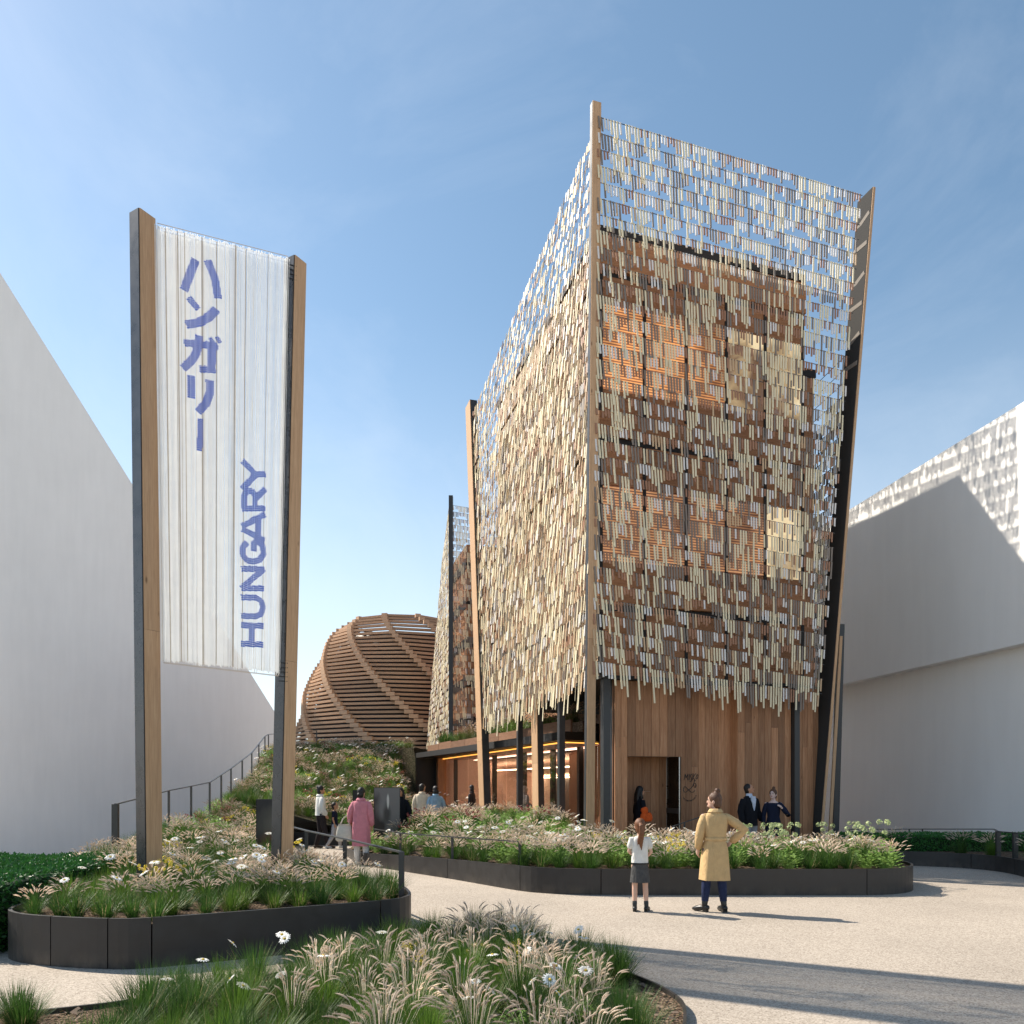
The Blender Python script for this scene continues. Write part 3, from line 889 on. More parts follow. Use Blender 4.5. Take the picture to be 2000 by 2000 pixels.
def make_screen(parent, org, name, la, lb, ra, rb, rows, pitch, weights, rowz_l, rowz_r, seed, singles=0, tilt=(0.06, 0.0), width=0.039, zcap=None, nsign=1, keep=0.97, run=0.22, lmul=1.0, twist=0.2, jut=0.012):
    """la->lb: left edge line bottom->top; ra->rb right edge; hung rows of battens between"""
    rg = random.Random(seed)
    la, lb, ra, rb = (Vector(x) for x in (la, lb, ra, rb))
    def on(a, c, z): return a.lerp(c, (z - a.z) / (c.z - a.z))
    wires = MB(); items = []
    for k in range(rows):
        f = k / (rows - 1)
        zl = lerp(rowz_l[0], rowz_l[1], f); zr = lerp(rowz_r[0], rowz_r[1], f)
        p = on(la, lb, zl); q = on(ra, rb, zr)
        t = (q - p); ln = t.length; t.normalize()
        n = Vector((t.y, -t.x, 0)).normalized() * nsign
        wires.bar(p - org, q - org, 0.009, 0.012)
        cnt = int(ln / pitch); c = 0
        rowh = lerp((rowz_l[0] - rowz_l[1]), (rowz_r[0] - rowz_r[1]), 0.5) / (rows - 1)
        off = rg.uniform(-0.01, 0.01)
        for i in range(cnt):
            s = (i + 0.5) * pitch + off
            if i == 0 or rg.random() > run:
                c = rg.choices(range(len(weights)), weights)[0]
            if rg.random() > keep: continue
            P = p.lerp(q, s / ln)
            if zcap and P.z > zcap(s / ln): continue
            ratio = {0: rg.choice((0.9, 1.05, 1.2, 1.6)), 1: rg.uniform(0.55, 0.82), 2: rg.uniform(0.8, 1.2), 3: rg.uniform(0.45, 0.72), 4: rg.uniform(0.7, 1.0)}[c]
            ln_b = ratio * (lmul if f > 0.22 else min(lmul, 0.92)) * (1.3 if k >= rows - 1 else 1.0) * rowh * (1 + 0.06 * rg.uniform(-1, 1))
            u = s / ln
            dn = (on(la, lb, P.z - 0.3).lerp(on(ra, rb, P.z - 0.3), u) - P); dn.z = -0.3
            dn = (dn.normalized() + n * (0.055 + rg.uniform(0, 0.03)) + t * (lerp(tilt[0], tilt[1], u) + rg.uniform(-0.018, 0.018))).normalized()
            tw = rg.uniform(-twist, twist); t2 = t * cos(tw) + n * sin(tw)
            items.append((P + n * (0.012 + rg.uniform(0, jut)), t2, n, dn, ln_b, c))
    scr = wires.build(name, 'steel_dark', parent)
    items.sort(key=lambda e: -e[4] / e[0].y)
    for e in items[:singles]:
        P, t, n, dn, lb_, c = e
        o = bpy.data.objects.new('batten', UNIT[CLR[c]]); col.objects.link(o)
        o.parent = scr
        X = (t - dn * t.dot(dn)).normalized(); Y = dn.cross(X).normalized()
        Z = -dn
        mt = Matrix(((X.x * width, Y.x * 0.013, Z.x * lb_, P.x - org.x), (X.y * width, Y.y * 0.013, Z.y * lb_, P.y - org.y), (X.z * width, Y.z * 0.013, Z.z * lb_, P.z - org.z), (0, 0, 0, 1)))
        o.matrix_local = mt
    b = MB()
    for P, t, n, dn, lb_, c in items[singles:]:
        X = (t - dn * t.dot(dn)).normalized() * (width / 2); Y = dn.cross(X).normalized() * 0.0065
        a = P - org; e = a + dn * lb_
        b.hexa([e - X - Y, e + X - Y, e + X + Y, e - X + Y], [a - X - Y, a + X - Y, a + X + Y, a - X + Y], c)
    stuff(b.build('battens', CLR, scr))
    return scr

Fb, Ft = (1.68, 16.60, 0.0), (1.79, 16.20, 16.0)
Rb, Rt = (7.46, 18.62, 0.0), (8.70, 18.46, 15.95)
Lb, Lt = (-0.735, 24.5, 0.0), (-1.22, 24.5, 13.75)
RSb = (Rb[0] - 0.30, Rb[1] - 0.10, 0.0); RSt = (Rt[0] - 0.31, Rt[1] - 0.10, Rt[2])
make_screen(TW, TO, 'batten_screen', Fb, Ft, RSb, RSt, 35, 0.0717, (0.29, 0.19, 0.24, 0.21, 0.07), (15.8, 4.36), (15.78, 3.88), 3, singles=300, tilt=(0.065, -0.02), twist=0.12)
make_screen(TW, TO, 'batten_screen', Lb, Lt, Fb, Ft, 35, 0.0717, (0.36, 0.2, 0.09, 0.14, 0.21), (13.5, 3.84), (15.57, 4.18), 5, tilt=(0.0, 0.03), run=0.12, lmul=1.24, width=0.034, twist=0.4, jut=0.05)
# screens on the far right flank
Gb, Gt = (3.6, 33.2, 0.0), (4.9, 33.4, 19.9)
M1b = Vector(Rb).lerp(Vector(Gb), 0.19); M1t = Vector(Rt).lerp(Vector(Gt), 0.19)
make_screen(TW, TO, 'batten_screen', Rb, Rt, M1b, M1t, 26, 0.0717, (0.4, 0.3, 0.15, 0.15), (12.4, 3.9), (12.0, 3.9), 9, zcap=lambda u: 11.9 - 1.6 * u)
make_screen(TW, TO, 'batten_screen', M1b, M1t, Gb, Gt, 35, 0.0717, (0.4, 0.3, 0.15, 0.15), (16.1, 3.9), (19.6, 3.9), 10)

# corner posts
def fin(pb, pt, t, w, n, d, parent, org, wood_face, split=None, wood_th=0.018, body='steel_dark'):
    """box post; t,w = front direction and width, n,d = depth direction and depth. wood board on one face, steel body"""
    t3 = Vector((t[0], t[1], 0)); n3 = Vector((n[0], n[1], 0))
    pb = Vector(pb); pt = Vector(pt)
    b = MB()
    def quad(p, e=0.0): return [p - org - t3 * w / 2, p - org + t3 * w / 2, p - org + t3 * w / 2 + n3 * d, p - org - t3 * w / 2 + n3 * d]
    b.hexa(quad(pb), quad(pt))
    ps = b.build('post', body, parent)
    cuts = [0.0] + (split or []) + [1.0]
    for a, c in zip(cuts[:-1], cuts[1:]):
        p = pb.lerp(pt, a) - org; q = pb.lerp(pt, c) - org
        p = p + (q - p).normalized() * (0.004 if a > 0 else 0)
        b = MB()
        m_ = 0.008
        def face(v):
            if wood_face == 'front':
                o0 = v - n3 * wood_th
                return [o0 - t3 * (w / 2 - m_), o0 + t3 * (w / 2 - m_), v + t3 * (w / 2 - m_) + n3 * 0.002, v - t3 * (w / 2 - m_) + n3 * 0.002]
            o0 = v - t3 * (w / 2 + wood_th)
            return [o0 + n3 * m_, v - t3 * (w / 2 - 0.002) + n3 * m_, v - t3 * (w / 2 - 0.002) + n3 * (d - m_), o0 + n3 * (d - m_)]
        b.hexa(face(p), face(q))
        b.build('facing_board', 'wood_oak', ps)
    return ps
fin(Fb, (Ft[0], Ft[1], 16.1), tr, 0.205, tl, 0.12, TW, TO, 'front', [0.30, 0.62])
fin(Lb, (Lt[0], Lt[1], 13.95), tr, 0.22, tl, 0.62, TW, TO, 'side', [0.22, 0.66])
ps = fin(Rb, (Rt[0], Rt[1], 16.05), tr, 0.085, tl, 0.50, TW, TO, 'front', [0.4], body='fin_paint')
for k in range(6):                                                # pale rungs at the head of the fin
    f = 0.74 + k * 0.045; b = MB()
    p = Vector(Rb).lerp(Vector((Rt[0], Rt[1], 16.05)), f) - TO + Vector((tl.x, tl.y, 0)) * 0.04 - Vector((tr.x, tr.y, 0)) * 0.047
    b.bar(p, p + Vector((tl.x, tl.y, 0)) * 0.44 + Vector((0, 0, -0.16 if k % 2 else 0.02)), 0.012, 0.10)
    b.build('fin_rung', 'rung_paint', ps)
b = MB(); b.bar(T3(7.88, 18.78, 0), T3(8.02, 18.75, 5.6), 0.14, 0.16); b.build('post', 'steel_dark', TW)
b = MB(); b.bar(T3(7.68, 18.62, 0), T3(7.99, 18.66, 5.3), 0.07, 0.05); b.build('brace', 'wood_oak', TW)
fin((0.80, 20.27, 0), (0.74, 20.3, 4.1), tr, 0.15, tl, 0.5, TW, TO, 'side', [0.55])
for (x, y, w_) in ((0.22, 22.03, 0.15), (1.20, 18.75, 0.15), (2.09, 17.18, 0.17)):
    b = MB(); b.bar(T3(x, y, 0), T3(x, y, 4.1), w_, w_, up=(tr.x, tr.y, 0)); b.build('column', 'steel_dark', TW)

# solid core volume
P0 = Vector((1.97, 17.0)); P1 = P0 + tr * 5.4
ZB, ZT = 4.12, 14.0
def quad4(p, q, depth, ins): 
    a = p + tr * ins + tl * ins; c = q - tr * ins + tl * ins
    return [a, c, c + tl * (depth - 2 * ins), a + tl * (depth - 2 * ins)]
b = MB()
qd = quad4(P0, P1, 8.4, 0.10)
b.hexa([(*T2(p), ZB + 0.02) for p in qd], [(*T2(p), ZT - 0.1) for p in qd])
b.build('core_volume', 'interior_dark', TW)
b = MB()
rbk = [P1 + tl * 5.2 + tr * 0.9, P1 + tl * 15.5 + tr * 0.9, P1 + tl * 15.5 - tr * 2.5, P1 + tl * 5.2 - tr * 2.5]  # unseen block added and sloped to cast solid shadow on the white wall
b.hexa([(*T2(p), 4.2) for p in rbk], [(*T2(p), z_) for p, z_ in zip(rbk, (16.4, 18.9, 18.9, 16.4))]); b.build('added_shadow_block', 'spandrel', TW)
b = MB(); b.hexa([(*T2(p), ZB - 0.06) for p in quad4(P0, P1, 8.4, 0.02)], [(*T2(p), ZB + 0.02) for p in quad4(P0, P1, 8.4, 0.02)]); b.build('soffit', 'black_frame', TW)
b = MB(); b.hexa([(*T2(p), ZT - 0.1) for p in quad4(P0, P1, 8.4, -0.02)], [(*T2(p), ZT + 0.08) for p in quad4(P0, P1, 8.4, -0.02)]); b.build('coping', 'black_frame', TW)
def slab(name, base, d, s0, s1, z0, z1, th, mt, parent=TW, out=0.0):
    """upright panel on a facade line; th = thickness outward"""
    nrm_ = Vector((d.y, -d.x)) if d is tr else Vector((-d.y, d.x))
    p = base + d * s0 + nrm_ * out; q = base + d * s1 + nrm_ * out; e = nrm_ * th
    p, q = T2(p), T2(q)
    b = MB()
    b.hexa([(*(p + e), z0), (*(q + e), z0), (*q, z0), (*p, z0)], [(*(p + e), z1), (*(q + e), z1), (*q, z1), (*p, z1)])
    return b.build(name, mt, parent)
# storeys of the entrance front
for (z0, z1) in ((13.15, 13.88), (9.46, 9.98), (5.72, 6.35)):
    slab('spandrel', P0, tr, -0.05, 5.45, z0, z1, 0.10, 'spandrel', out=-0.09)
for (z0, z1) in ((13.02, 13.13), (9.32, 9.44), (5.58, 5.70)):
    slab('shadow_gap', P0, tr, 0, 5.4, z0, z1, 0.03, 'black_frame', out=-0.09)
for fl, (z0, z1) in enumerate(((9.99, 13.01), (6.36, 9.31), (4.14, 5.57))):
    nb = 5
    for k in range(nb):
        s0 = 0.06 + k * 1.072; s1 = s0 + 0.99
        if fl == 0: mt_ = ('window_louvre_bright', 'window_louvre_bright', 'window_louvre_bright', 'window_lit_room', 'window_lit_room')[k]
        elif fl == 1: mt_ = ('window_louvre_dim', 'window_louvre_dim', 'window_louvre_dim', 'window_louvre_dim', 'window_lit_room')[k]
        else: mt_ = 'spandrel'
        if fl < 2:
            zs = ((z0, z0 + 0.5, 'spandrel'), (z0 + 0.52, z1 - 0.62, mt_), (z1 - 0.6, z1, 'spandrel')) if fl == 0 else ((z0, z0 + 0.3, 'spandrel'), (z0 + 0.32, z0 + 2.0, mt_), (z0 + 2.02, z1, 'spandrel'))
        else:
            zs = ((z0, z1, mt_),)
        for a, c, mm in zs:
            slab('window' if mm.startswith('window') else 'panel', P0, tr, s0, s1, a, c, 0.05, mm, out=-0.08)
    for k in range(nb + 1):
        slab('mullion', P0, tr, -0.03 + k * 1.072, 0.05 + k * 1.072, z0, z1, 0.075, 'black_frame', out=-0.085)
# lower annex on the right
slab('annex_wall', P1, tr, 0.0, 0.46, 4.14, 11.75, 0.08, 'spandrel', out=-0.3)
slab('annex_coping', P1, tr, 0.0, 0.50, 11.76, 11.95, 0.12, 'black_frame', out=-0.3)
# left front cladding
for k in range(8):
    for (z0, z1) in ((4.14, 5.57), (5.71, 9.31), (9.45, 13.01), (13.14, 13.9)):
        slab('panel', P0, tl, 0.04 + k * 1.045, 0.04 + k * 1.045 + 1.0, z0, z1, 0.05, 'cladding_tan', out=-0.07)

# ground floor plank wall
W0 = Vector((2.30, 17.30))
rg = random.Random(21)
def planks(parent, base, d, nvec, s0, s1, z0, z1, out=0.0, wd=0.2, split=0.35, mt='wood_wall'):
    n = max(1, round((s1 - s0) / wd)); st = (s1 - s0) / n
    for k in range(n):
        a = s0 + k * st + 0.0035; c = s0 + (k + 1) * st - 0.0035
        cuts = [z0]
        if z1 - z0 > 2 and rg.random() < split: cuts.append(lerp(z0, z1, rg.uniform(0.25, 0.8)))
        cuts.append(z1)
        for u, v_ in zip(cuts[:-1], cuts[1:]):
            pr_ = out + rg.uniform(0, 0.006)
            p = base + d * a + nvec * pr_; q = base + d * c + nvec * pr_; e = nvec * 0.03
            p, q = T2(p), T2(q); bb = MB()
            bb.hexa([(*(p + e), u + 0.002), (*(q + e), u + 0.002), (*q, u + 0.002), (*p, u + 0.002)], [(*(p + e), v_ - 0.002), (*(q + e), v_ - 0.002), (*q, v_ - 0.002), (*p, v_ - 0.002)])
            bb.build('plank', mt, parent)
b = MB()
def backing(s0, s1, z0, z1, out): 
    p = T2(W0 + tr * s0 + nr * (out - 0.02)); q = T2(W0 + tr * s1 + nr * (out - 0.02)); e = -nr * 0.2
    b.hexa([(*p, z0), (*q, z0), (*(q + e), z0), (*(p + e), z0)], [(*p, z1), (*q, z1), (*(q + e), z1), (*(p + e), z1)])
backing(0.0, 0.313, 0, 4.06, 0); backing(0.313, 1.68, 2.34, 4.06, 0); backing(1.68, 1.748, 0, 4.06, 0)
backing(1.75, 3.187, 0, 4.06, -0.22); backing(3.19, 5.49, 0, 4.06, 0.06)
ENT = b.build('entrance_wall', 'interior_dark', TW)
planks(ENT, W0, tr, nr, 0.0, 0.313, 0.0, 4.05, wd=0.16)
planks(ENT, W0, tr, nr, 0.313, 1.748, 2.34, 4.05)
planks(ENT, W0, tr, nr, 1.69, 1.748, 0.0, 2.338, wd=0.2)
planks(ENT, W0, tr, nr, 1.75, 3.187, 0.0, 4.05, out=-0.22, wd=0.18)
planks(ENT, W0, tr, nr, 3.187, 4.68, 0.0, 4.05, out=0.06, wd=0.185)
planks(ENT, W0, tr, nr, 4.85, 5.49, 0.0, 4.05, out=0.06, wd=0.16)
planks(ENT, W0 + tr * 1.748 - nr * 0.22, nr, tr, 0.0, 0.22, 0.0, 4.05, out=-0.03)
planks(ENT, W0, Vector((0.019, 1.0)), Vector((-1.0, 0.019)), 0.02, 3.1, 0.0, 4.05, wd=0.2)
planks(ENT, W0 + tr * 3.187 + nr * 0.08, -nr, -tr, 0.0, 0.32, 0.0, 4.05, wd=0.3, out=-0.02)
planks(ENT, W0 + tr * 5.49 + nr * 0.06, -nr, tr, 0.02, 3.0, 0.0, 4.05, wd=0.22)
# door recess
planks(ENT, W0 - nr * 0.62, tr, nr, 0.313, 1.70, 0.0, 2.4, wd=0.23)
planks(ENT, W0 + tr * 0.313, -nr, tr, 0.04, 0.6, 0.0, 2.36, wd=0.22, out=-0.03)
b = MB()
p = [T2(W0 + tr * 0.32 - nr * 0.03), T2(W0 + tr * 1.68 - nr * 0.03), T2(W0 + tr * 1.68 - nr * 0.66), T2(W0 + tr * 0.32 - nr * 0.66)]
b.hexa([(*x, 2.36) for x in p], [(*x, 2.42) for x in p]); b.build('recess_ceiling', 'wood_wall', ENT)
b = MB(); q0 = T2(W0 + tr * 1.675 - nr * 0.02); q1 = T2(W0 + tr * 1.675 - nr * 0.60)
b.wallbox(q0, q1, 0.012, 0.02, 2.34); dr = b.build('door', 'glass_door', TW)
b = MB()
for q in (q0, q1): b.bar((*q, 0.0), (*q, 2.35), 0.022, 0.03)
b.build('door_frame', 'steel_bright', dr)
b = MB(); b.wallbox(q0.lerp(q1, 0.03), q0.lerp(q1, 0.97), 0.02, 1.02, 1.14); b.build('door_rail', 'steel_rail', dr)
b = MB(); b.wallbox(q0 + tr * 0.06, q1 + tr * 0.06, -0.02, 0.0, 2.36); b.build('lobby_wall', 'interior_dark', TW)
slab('column', W0, tr, 4.69, 4.84, 0.0, 4.05, 0.16, 'steel_dark', out=0.06)
# painted sign by the door
SB = W0 + tr * 1.78 + nr * (-0.22 + 0.0385)
def sign_pt(u, v): 
    p = T2(SB + tr * u); return Vector((p.x, p.y, v))
b = MB()
def stroke(pts, w_=0.016):
    for (u0, v0), (u1, v1) in zip(pts[:-1], pts[1:]):
        a = sign_pt(u0, v0); c = sign_pt(u1, v1)
        b.bar(a, c, w_, 0.006, up=(nr.x, nr.y, 0))
def lt(ch, u, v, hgt, wd, w_=0.014, slant=0.02):
    G = {'M': [[(0, 0), (.12, 1), (.5, .35), (.88, 1), (1, 0)]], 'I': [[(.5, 0), (.5, 1)]], 'S': [[(.9, .95), (.3, .85), (.2, .6), (.75, .4), (.7, .1), (0, 0)]],
         'K': [[(.1, 0), (.1, 1)], [(.85, 1), (.12, .45), (1, -.12)]], 'A': [[(0, 0), (.5, 1), (1, 0)], [(.2, .4), (.8, .4)]], 'O': [[(.1, .5), (.3, 1), (.8, 1), (.95, .5), (.7, 0), (.2, 0), (.1, .5)]]}
    for pl in G[ch]:
        stroke([(u + x * wd + slant * y, v + y * hgt) for x, y in pl], w_)
zc = 1.75
k_ = 17.55 / 1500.0 / 1.0
lt('M', 0.115, 1.80, 0.15, 0.10); lt('I', 0.225, 1.80, 0.15, 0.05); lt('S', 0.265, 1.76, 0.2, 0.06); lt('K', 0.335, 1.80, 0.16, 0.09)
lt('O', 0.425, 1.83, 0.10, 0.06)
lp_ = []
for i in range(33):                                               # looping tail below the name
    a = i / 32 * 2 * pi
    lp_.append((0.225 + 0.125 * sin(a) - 0.01, 1.585 + 0.075 * sin(2 * a) * 0.9))
stroke([(0.40, 1.80), (0.38, 1.72), (0.345, 1.66)] + [(0.31, 1.62), (0.22, 1.56), (0.17, 1.52), (0.12, 1.52), (0.095, 1.58), (0.12, 1.645), (0.16, 1.645), (0.22, 1.585), (0.30, 1.52), (0.36, 1.515), (0.41, 1.56)], 0.014)
stroke([(0.345, 1.66), (0.37, 1.72), (0.42, 1.73), (0.445, 1.68), (0.43, 1.63), (0.39, 1.635), (0.37, 1.69)], 0.013)
stuff(b.build('painted_name', 'sign_black', TW)); b = MB()
for i in range(14):                                               # arc of tiny letters
    a = radians(200 + i * 11.2)
    u = 0.255 + 0.185 * cos(a); v_ = 1.475 + 0.16 * sin(a)
    stroke([(u - 0.012 * cos(a), v_ - 0.016 * sin(a)), (u + 0.014 * cos(a), v_ + 0.018 * sin(a))], 0.010 + 0.006 * (i % 3))
for v_ in (1.86, 1.78, 1.70, 1.66, 1.58, 1.50, 1.38, 1.32):         # column of tiny characters
    stroke([(-0.005, v_), (0.03, v_ + 0.01)], 0.01); stroke([(0.012, v_ - 0.03), (0.016, v_ + 0.03)], 0.012); stroke([(0.0, v_ - 0.025), (0.03, v_ - 0.02)], 0.008)
stuff(b.build('painted_characters', 'sign_black', TW))

# ------------------------------------------------------------------ glass pavilion under the tower
GP = thing('glass_pavilion', 'low glass pavilion with black portal frame, planted roof and warm lit interior', 'building', (0, 26, 0))
GO = Vector((0, 26, 0))
def g2(p): return Vector((p[0], p[1] - 26))
E0 = Vector((1.30, 20.0)); E1 = Vector((-4.40, 35.0)); ed = (E1 - E0).normalized(); en = Vector((-ed.y, ed.x)) * -1   # inward (right/back)
if en.x < 0: en = -en
G0 = Vector((1.35, 20.35)); G1 = Vector((-3.28, 35.4)); G2 = Vector((2.34, 20.95))
ROOF = [E0, E1, E1 + en * 9, Vector((7.0, 27.5)), Vector((7.0, 22.5)), Vector((2.6, 20.9))]
b = MB()
n_ = len(ROOF)
b.add([(*g2(p), 2.86) for p in ROOF] + [(*g2(p), 3.08) for p in ROOF], [tuple(range(n_ - 1, -1, -1)), tuple(range(n_, 2 * n_))] + [(i, (i + 1) % n_, n_ + (i + 1) % n_, n_ + i) for i in range(n_)])
b.build('roof_frame', 'black_frame', GP)
b = MB()
q = E1 + en * 1.3
b.wallbox(g2(E1 - ed * 0.001), g2(q), -0.16, 0.0, 2.85)
b.build('portal_side', 'black_frame', GP)
b = MB(); b.wallbox(g2(E1 + en * 0.9 - ed * 0.25), g2(E1 + en * 1.3 - ed * 0.25), -0.3, 0.0, 2.85); b.build('portal_lining', 'wood_wall', GP)
# panes
gl = (G1 - G0).length
for k in range(6):
    a = G0.lerp(G1, k / 6); c = G0.lerp(G1, (k + 1) / 6 - 0.004)
    b = MB(); b.wallbox(g2(a), g2(c), -0.02, 0.02, 2.78); b.build('pane', 'glass_clear', GP)
b = MB(); b.wallbox(g2(G0 + Vector((0.02, 0.0))), g2(G2), 0.02, 0.02, 2.78); b.build('pane', 'glass_clear', GP)
b = MB(); b.bar((*g2(G0), 0.0), (*g2(G0), 2.80), 0.035, 0.035); b.build('glowing_edge', 'lamp_edge', GP)
b = MB(); b.bar((*g2(G0), 2.81), (*g2(G1), 2.81), 0.05, 0.03); b.bar((*g2(G0), 2.81), (*g2(G2), 2.81), 0.05, 0.028); b.build('glowing_trim', 'lamp_edge', GP)
# interior
def gpoly(name, pts, z, mt, th=0.05):
    b = MB(); n = len(pts)
    b.add([(*g2(p), z) for p in pts] + [(*g2(p), z + th) for p in pts], [tuple(range(n - 1, -1, -1)), tuple(range(n, 2 * n))] + [(i, (i + 1) % n, n + (i + 1) % n, n + i) for i in range(n)])
    return b.build(name, mt, GP)
IN = [G0 + en * 0.1, G1 + en * 0.1, G1 + en * 7, Vector((6.5, 27.5)), Vector((6.5, 22.3)), G2 + Vector((0.1, 0.2))]
for k in range(1, 5):
    b = MB(); b.wallbox(g2(IN[k]), g2(IN[(k + 1) % 6]), 0.1, 0.0, 2.8); b.build('room_wall', 'interior_wall', GP)
gpoly('floor', IN, 0.005, 'interior_floor', 0.02)
gpoly('ceiling', IN, 2.80, 'ceiling_rose', 0.03)
for o_ in (1.5,):
    b = MB(); b.bar((*g2(G0 + en * o_ + ed * 0.6), 2.765), (*g2(G1 + en * o_ - ed * 0.5), 2.765), 0.16, 0.02); b.build('added_ceiling_fill', 'fill_glow', GP)  # added glowing strip that brightens the room
# sloping rose canopy inside
b = MB()
c0 = G0 + en * 1.8; c1 = G1 + en * 1.8; d0 = G0 + en * 5.2 + ed * 2; d1 = G1 + en * 5.2
b.add([(*g2(c0), 2.72), (*g2(c1), 2.72), (*g2(d1), 2.05), (*g2(d0), 2.05)], [(0, 1, 2, 3)])
b.build('sloping_canopy', 'ceiling_rose', GP)
b = MB(); b.bar((*g2(d0 - en * 0.1), 1.98), (*g2(d1 - en * 0.1), 1.98), 0.22, 0.05); b.build('cove_light', 'lamp_warm', GP)
b = MB(); b.bar((*g2(G0 + en * 2.6 + ed * 1), 2.30), (*g2(G1 + en * 2.6), 2.30), 0.10, 0.04); b.build('cove_light', 'lamp_warm', GP)
b = MB(); b.wallbox(g2(d0 + en * 0.3), g2(d1 + en * 0.3), -0.1, 0.0, 2.0); b.build('rear_wall', 'interior_dark', GP)
for f, mt_ in ((0.30, 'lamp_white'), (0.40, 'lamp_warm')):
    q = d0.lerp(d1, f); b = MB(); b.bar((*g2(q - en * 0.15), 0.1), (*g2(q - en * 0.15), 1.9), 0.34, 0.03, up=(ed.x, ed.y, 0)); b.build('lit_panel', mt_, GP)
b = MB(); b.wallbox(g2(Vector((2.4, 21.0))), g2(Vector((1.9, 25.5))), -0.1, 0.0, 2.78); b.build('timber_wall', 'wood_wall', GP)
for f, o_ in ((0.97, 0.6), (0.62, 0.9), (0.42, 1.1), (0.25, 1.2), (0.12, 1.3), (0.3, 3.4), (0.5, 3.6), (0.18, 3.0)):
    q = G0.lerp(G1, f) + en * o_
    b = MB(); b.bar((*g2(q), 0.0), (*g2(q), 2.8), 0.15, 0.15, up=(ed.x, ed.y, 0)); b.build('column', 'steel_dark', GP)
# timber kerb of the roof garden
for k in range(8):
    a = E0.lerp(E1, 0.04 + k * 0.12) + en * 0.55; c = E0.lerp(E1, 0.04 + (k + 1) * 0.12 - 0.002) + en * 0.55
    b = MB(); b.wallbox(g2(a), g2(c), -0.06, 3.08, 3.42 if k % 3 else 3.46); b.build('kerb_board', 'wood_curb', GP)
gpoly('roof_soil', [E0 + en * 0.6, E1 + en * 0.6, E1 + en * 3, E0 + en * 3 + ed * 2], 3.085, 'bark_soil', 0.28)

# ------------------------------------------------------------------ rear tower
RT = thing('timber_tower', 'slender rear tower with dark corner post and hanging wooden battens', 'building', (-2, 41, 3.4))
RO = Vector((-2, 41, 3.4))
b = MB(); b.bar(Vector((-3.02, 38, 3.3)) - RO, Vector((-3.02, 38, 15.9)) - RO, 0.20, 0.30, up=(0, 1, 0)); b.build('post', 'steel_dark', RT)
make_screen(RT, RO, 'batten_screen', (-2.95, 38.1, 3.4), (-2.95, 38.1, 15.9), (2.6, 40.0, 3.4), (2.9, 40.0, 15.6), 37, 0.0717, (0.36, 0.12, 0.3, 0.22), (15.5, 3.9), (15.2, 3.9), 31)
make_screen(RT, RO, 'batten_screen', (-4.95, 44.3, 3.4), (-3.95, 44.3, 15.2), (-3.1, 38.1, 3.4), (-3.1, 38.1, 15.9), 37, 0.09, (0.46, 0.27, 0.1, 0.17), (14.6, 3.7), (15.5, 3.7), 33, keep=0.99)
b = MB(); b.bar(Vector((-3.95, 41.3, 3.4)) - RO, Vector((-3.75, 41.3, 10)) - RO, 0.1, 0.1); b.build('post', 'wood_oak', RT)
b = MB()
q4 = [(-2.3, 38.9), (2.4, 40.4), (1.0, 45), (-3.7, 44)]
b.hexa([(p[0] + 2, p[1] - 41, 0.3) for p in q4], [(p[0] + 2, p[1] - 41, 10.4) for p in q4]); b.build('core_volume', 'spandrel', RT)
b = MB()
for k in range(5):
    z = 1.2 + k * 2.0
    b.hexa([(p[0] * 1.01 + 2, p[1] * 1.0 - 41.03, z) for p in q4], [(p[0] * 1.01 + 2, p[1] - 41.03, z + 0.5) for p in q4])
b.build('floor_band', 'black_frame', RT)

# ------------------------------------------------------------------ woven timber dome
DM = thing('timber_dome', 'round basket-like dome of stacked timber slats on the hilltop', 'building', (-7.3, 52.2, 3.4))
NS = 11; NR = 34
def dome_r(f):     # f 0 base .. 1 top
    return interp(f, [0, .03, .2, .45, .67, .82, .9, .945, 1], [7.2, 7.2, 6.93, 6.4, 5.65, 5.02, 4.6, 4.2, 3.5])
H_D = 9.0
boards = []
for i in range(NR):
    f = i / (NR - 1)
    for j in range(NS):
        tw = radians(75) * (1 - f)
        a0 = -pi / 2 + radians(-3 - 75) + tw + 2 * pi * (j - 0.03) / NS
        a1 = a0 + 2 * pi * 1.07 / NS
        boards.append((f, a0, a1))
def dboard(bb, f, a0, a1):
    z = 0.12 + f * (H_D - 0.2); r = dome_r(f)
    p = Vector((cos(a0) * (r + 0.20), sin(a0) * (r + 0.20), z)); q = Vector((cos(a1) * (r - 0.10), sin(a1) * (r - 0.10), z + 0.03))
    bb.bar(p, q, 0.20, 0.145)
boards.sort(key=lambda e: sin((e[1] + e[2]) / 2))
for e in boards[:300]:
    bb = MB(); dboard(bb, *e); bb.build('slat', 'wood_board', DM)
bb = MB()
for e in boards[300:]: dboard(bb, *e)
stuff(bb.build('slats', 'wood_board', DM))
for j in range(NS):                                               # diagonal ribs where the slats lap
    bb = MB()
    for i in range(NR):
        f = i / (NR - 1); a = -pi / 2 + radians(-3 - 75) + radians(75) * (1 - f) + 2 * pi * j / NS
        z = 0.12 + f * (H_D - 0.2); r_ = dome_r(f) + 0.19; wd_ = 0.62 * (0.55 + 0.45 * (1 - f))
        d_ = Vector((-sin(a), cos(a), 0)); c_ = Vector((cos(a) * r_, sin(a) * r_, z))
        bb.bar(c_ - d_ * wd_ * 0.35, c_ + d_ * wd_ * 0.65, 0.24, 0.235)
    bb.build('rib', 'wood_rib', DM)
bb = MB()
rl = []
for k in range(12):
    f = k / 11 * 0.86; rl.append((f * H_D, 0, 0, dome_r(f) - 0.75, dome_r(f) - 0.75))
bb.loft(rl, seg=48, cap=False); bb.build('inner_shell', 'interior_dark', DM, smooth=True)

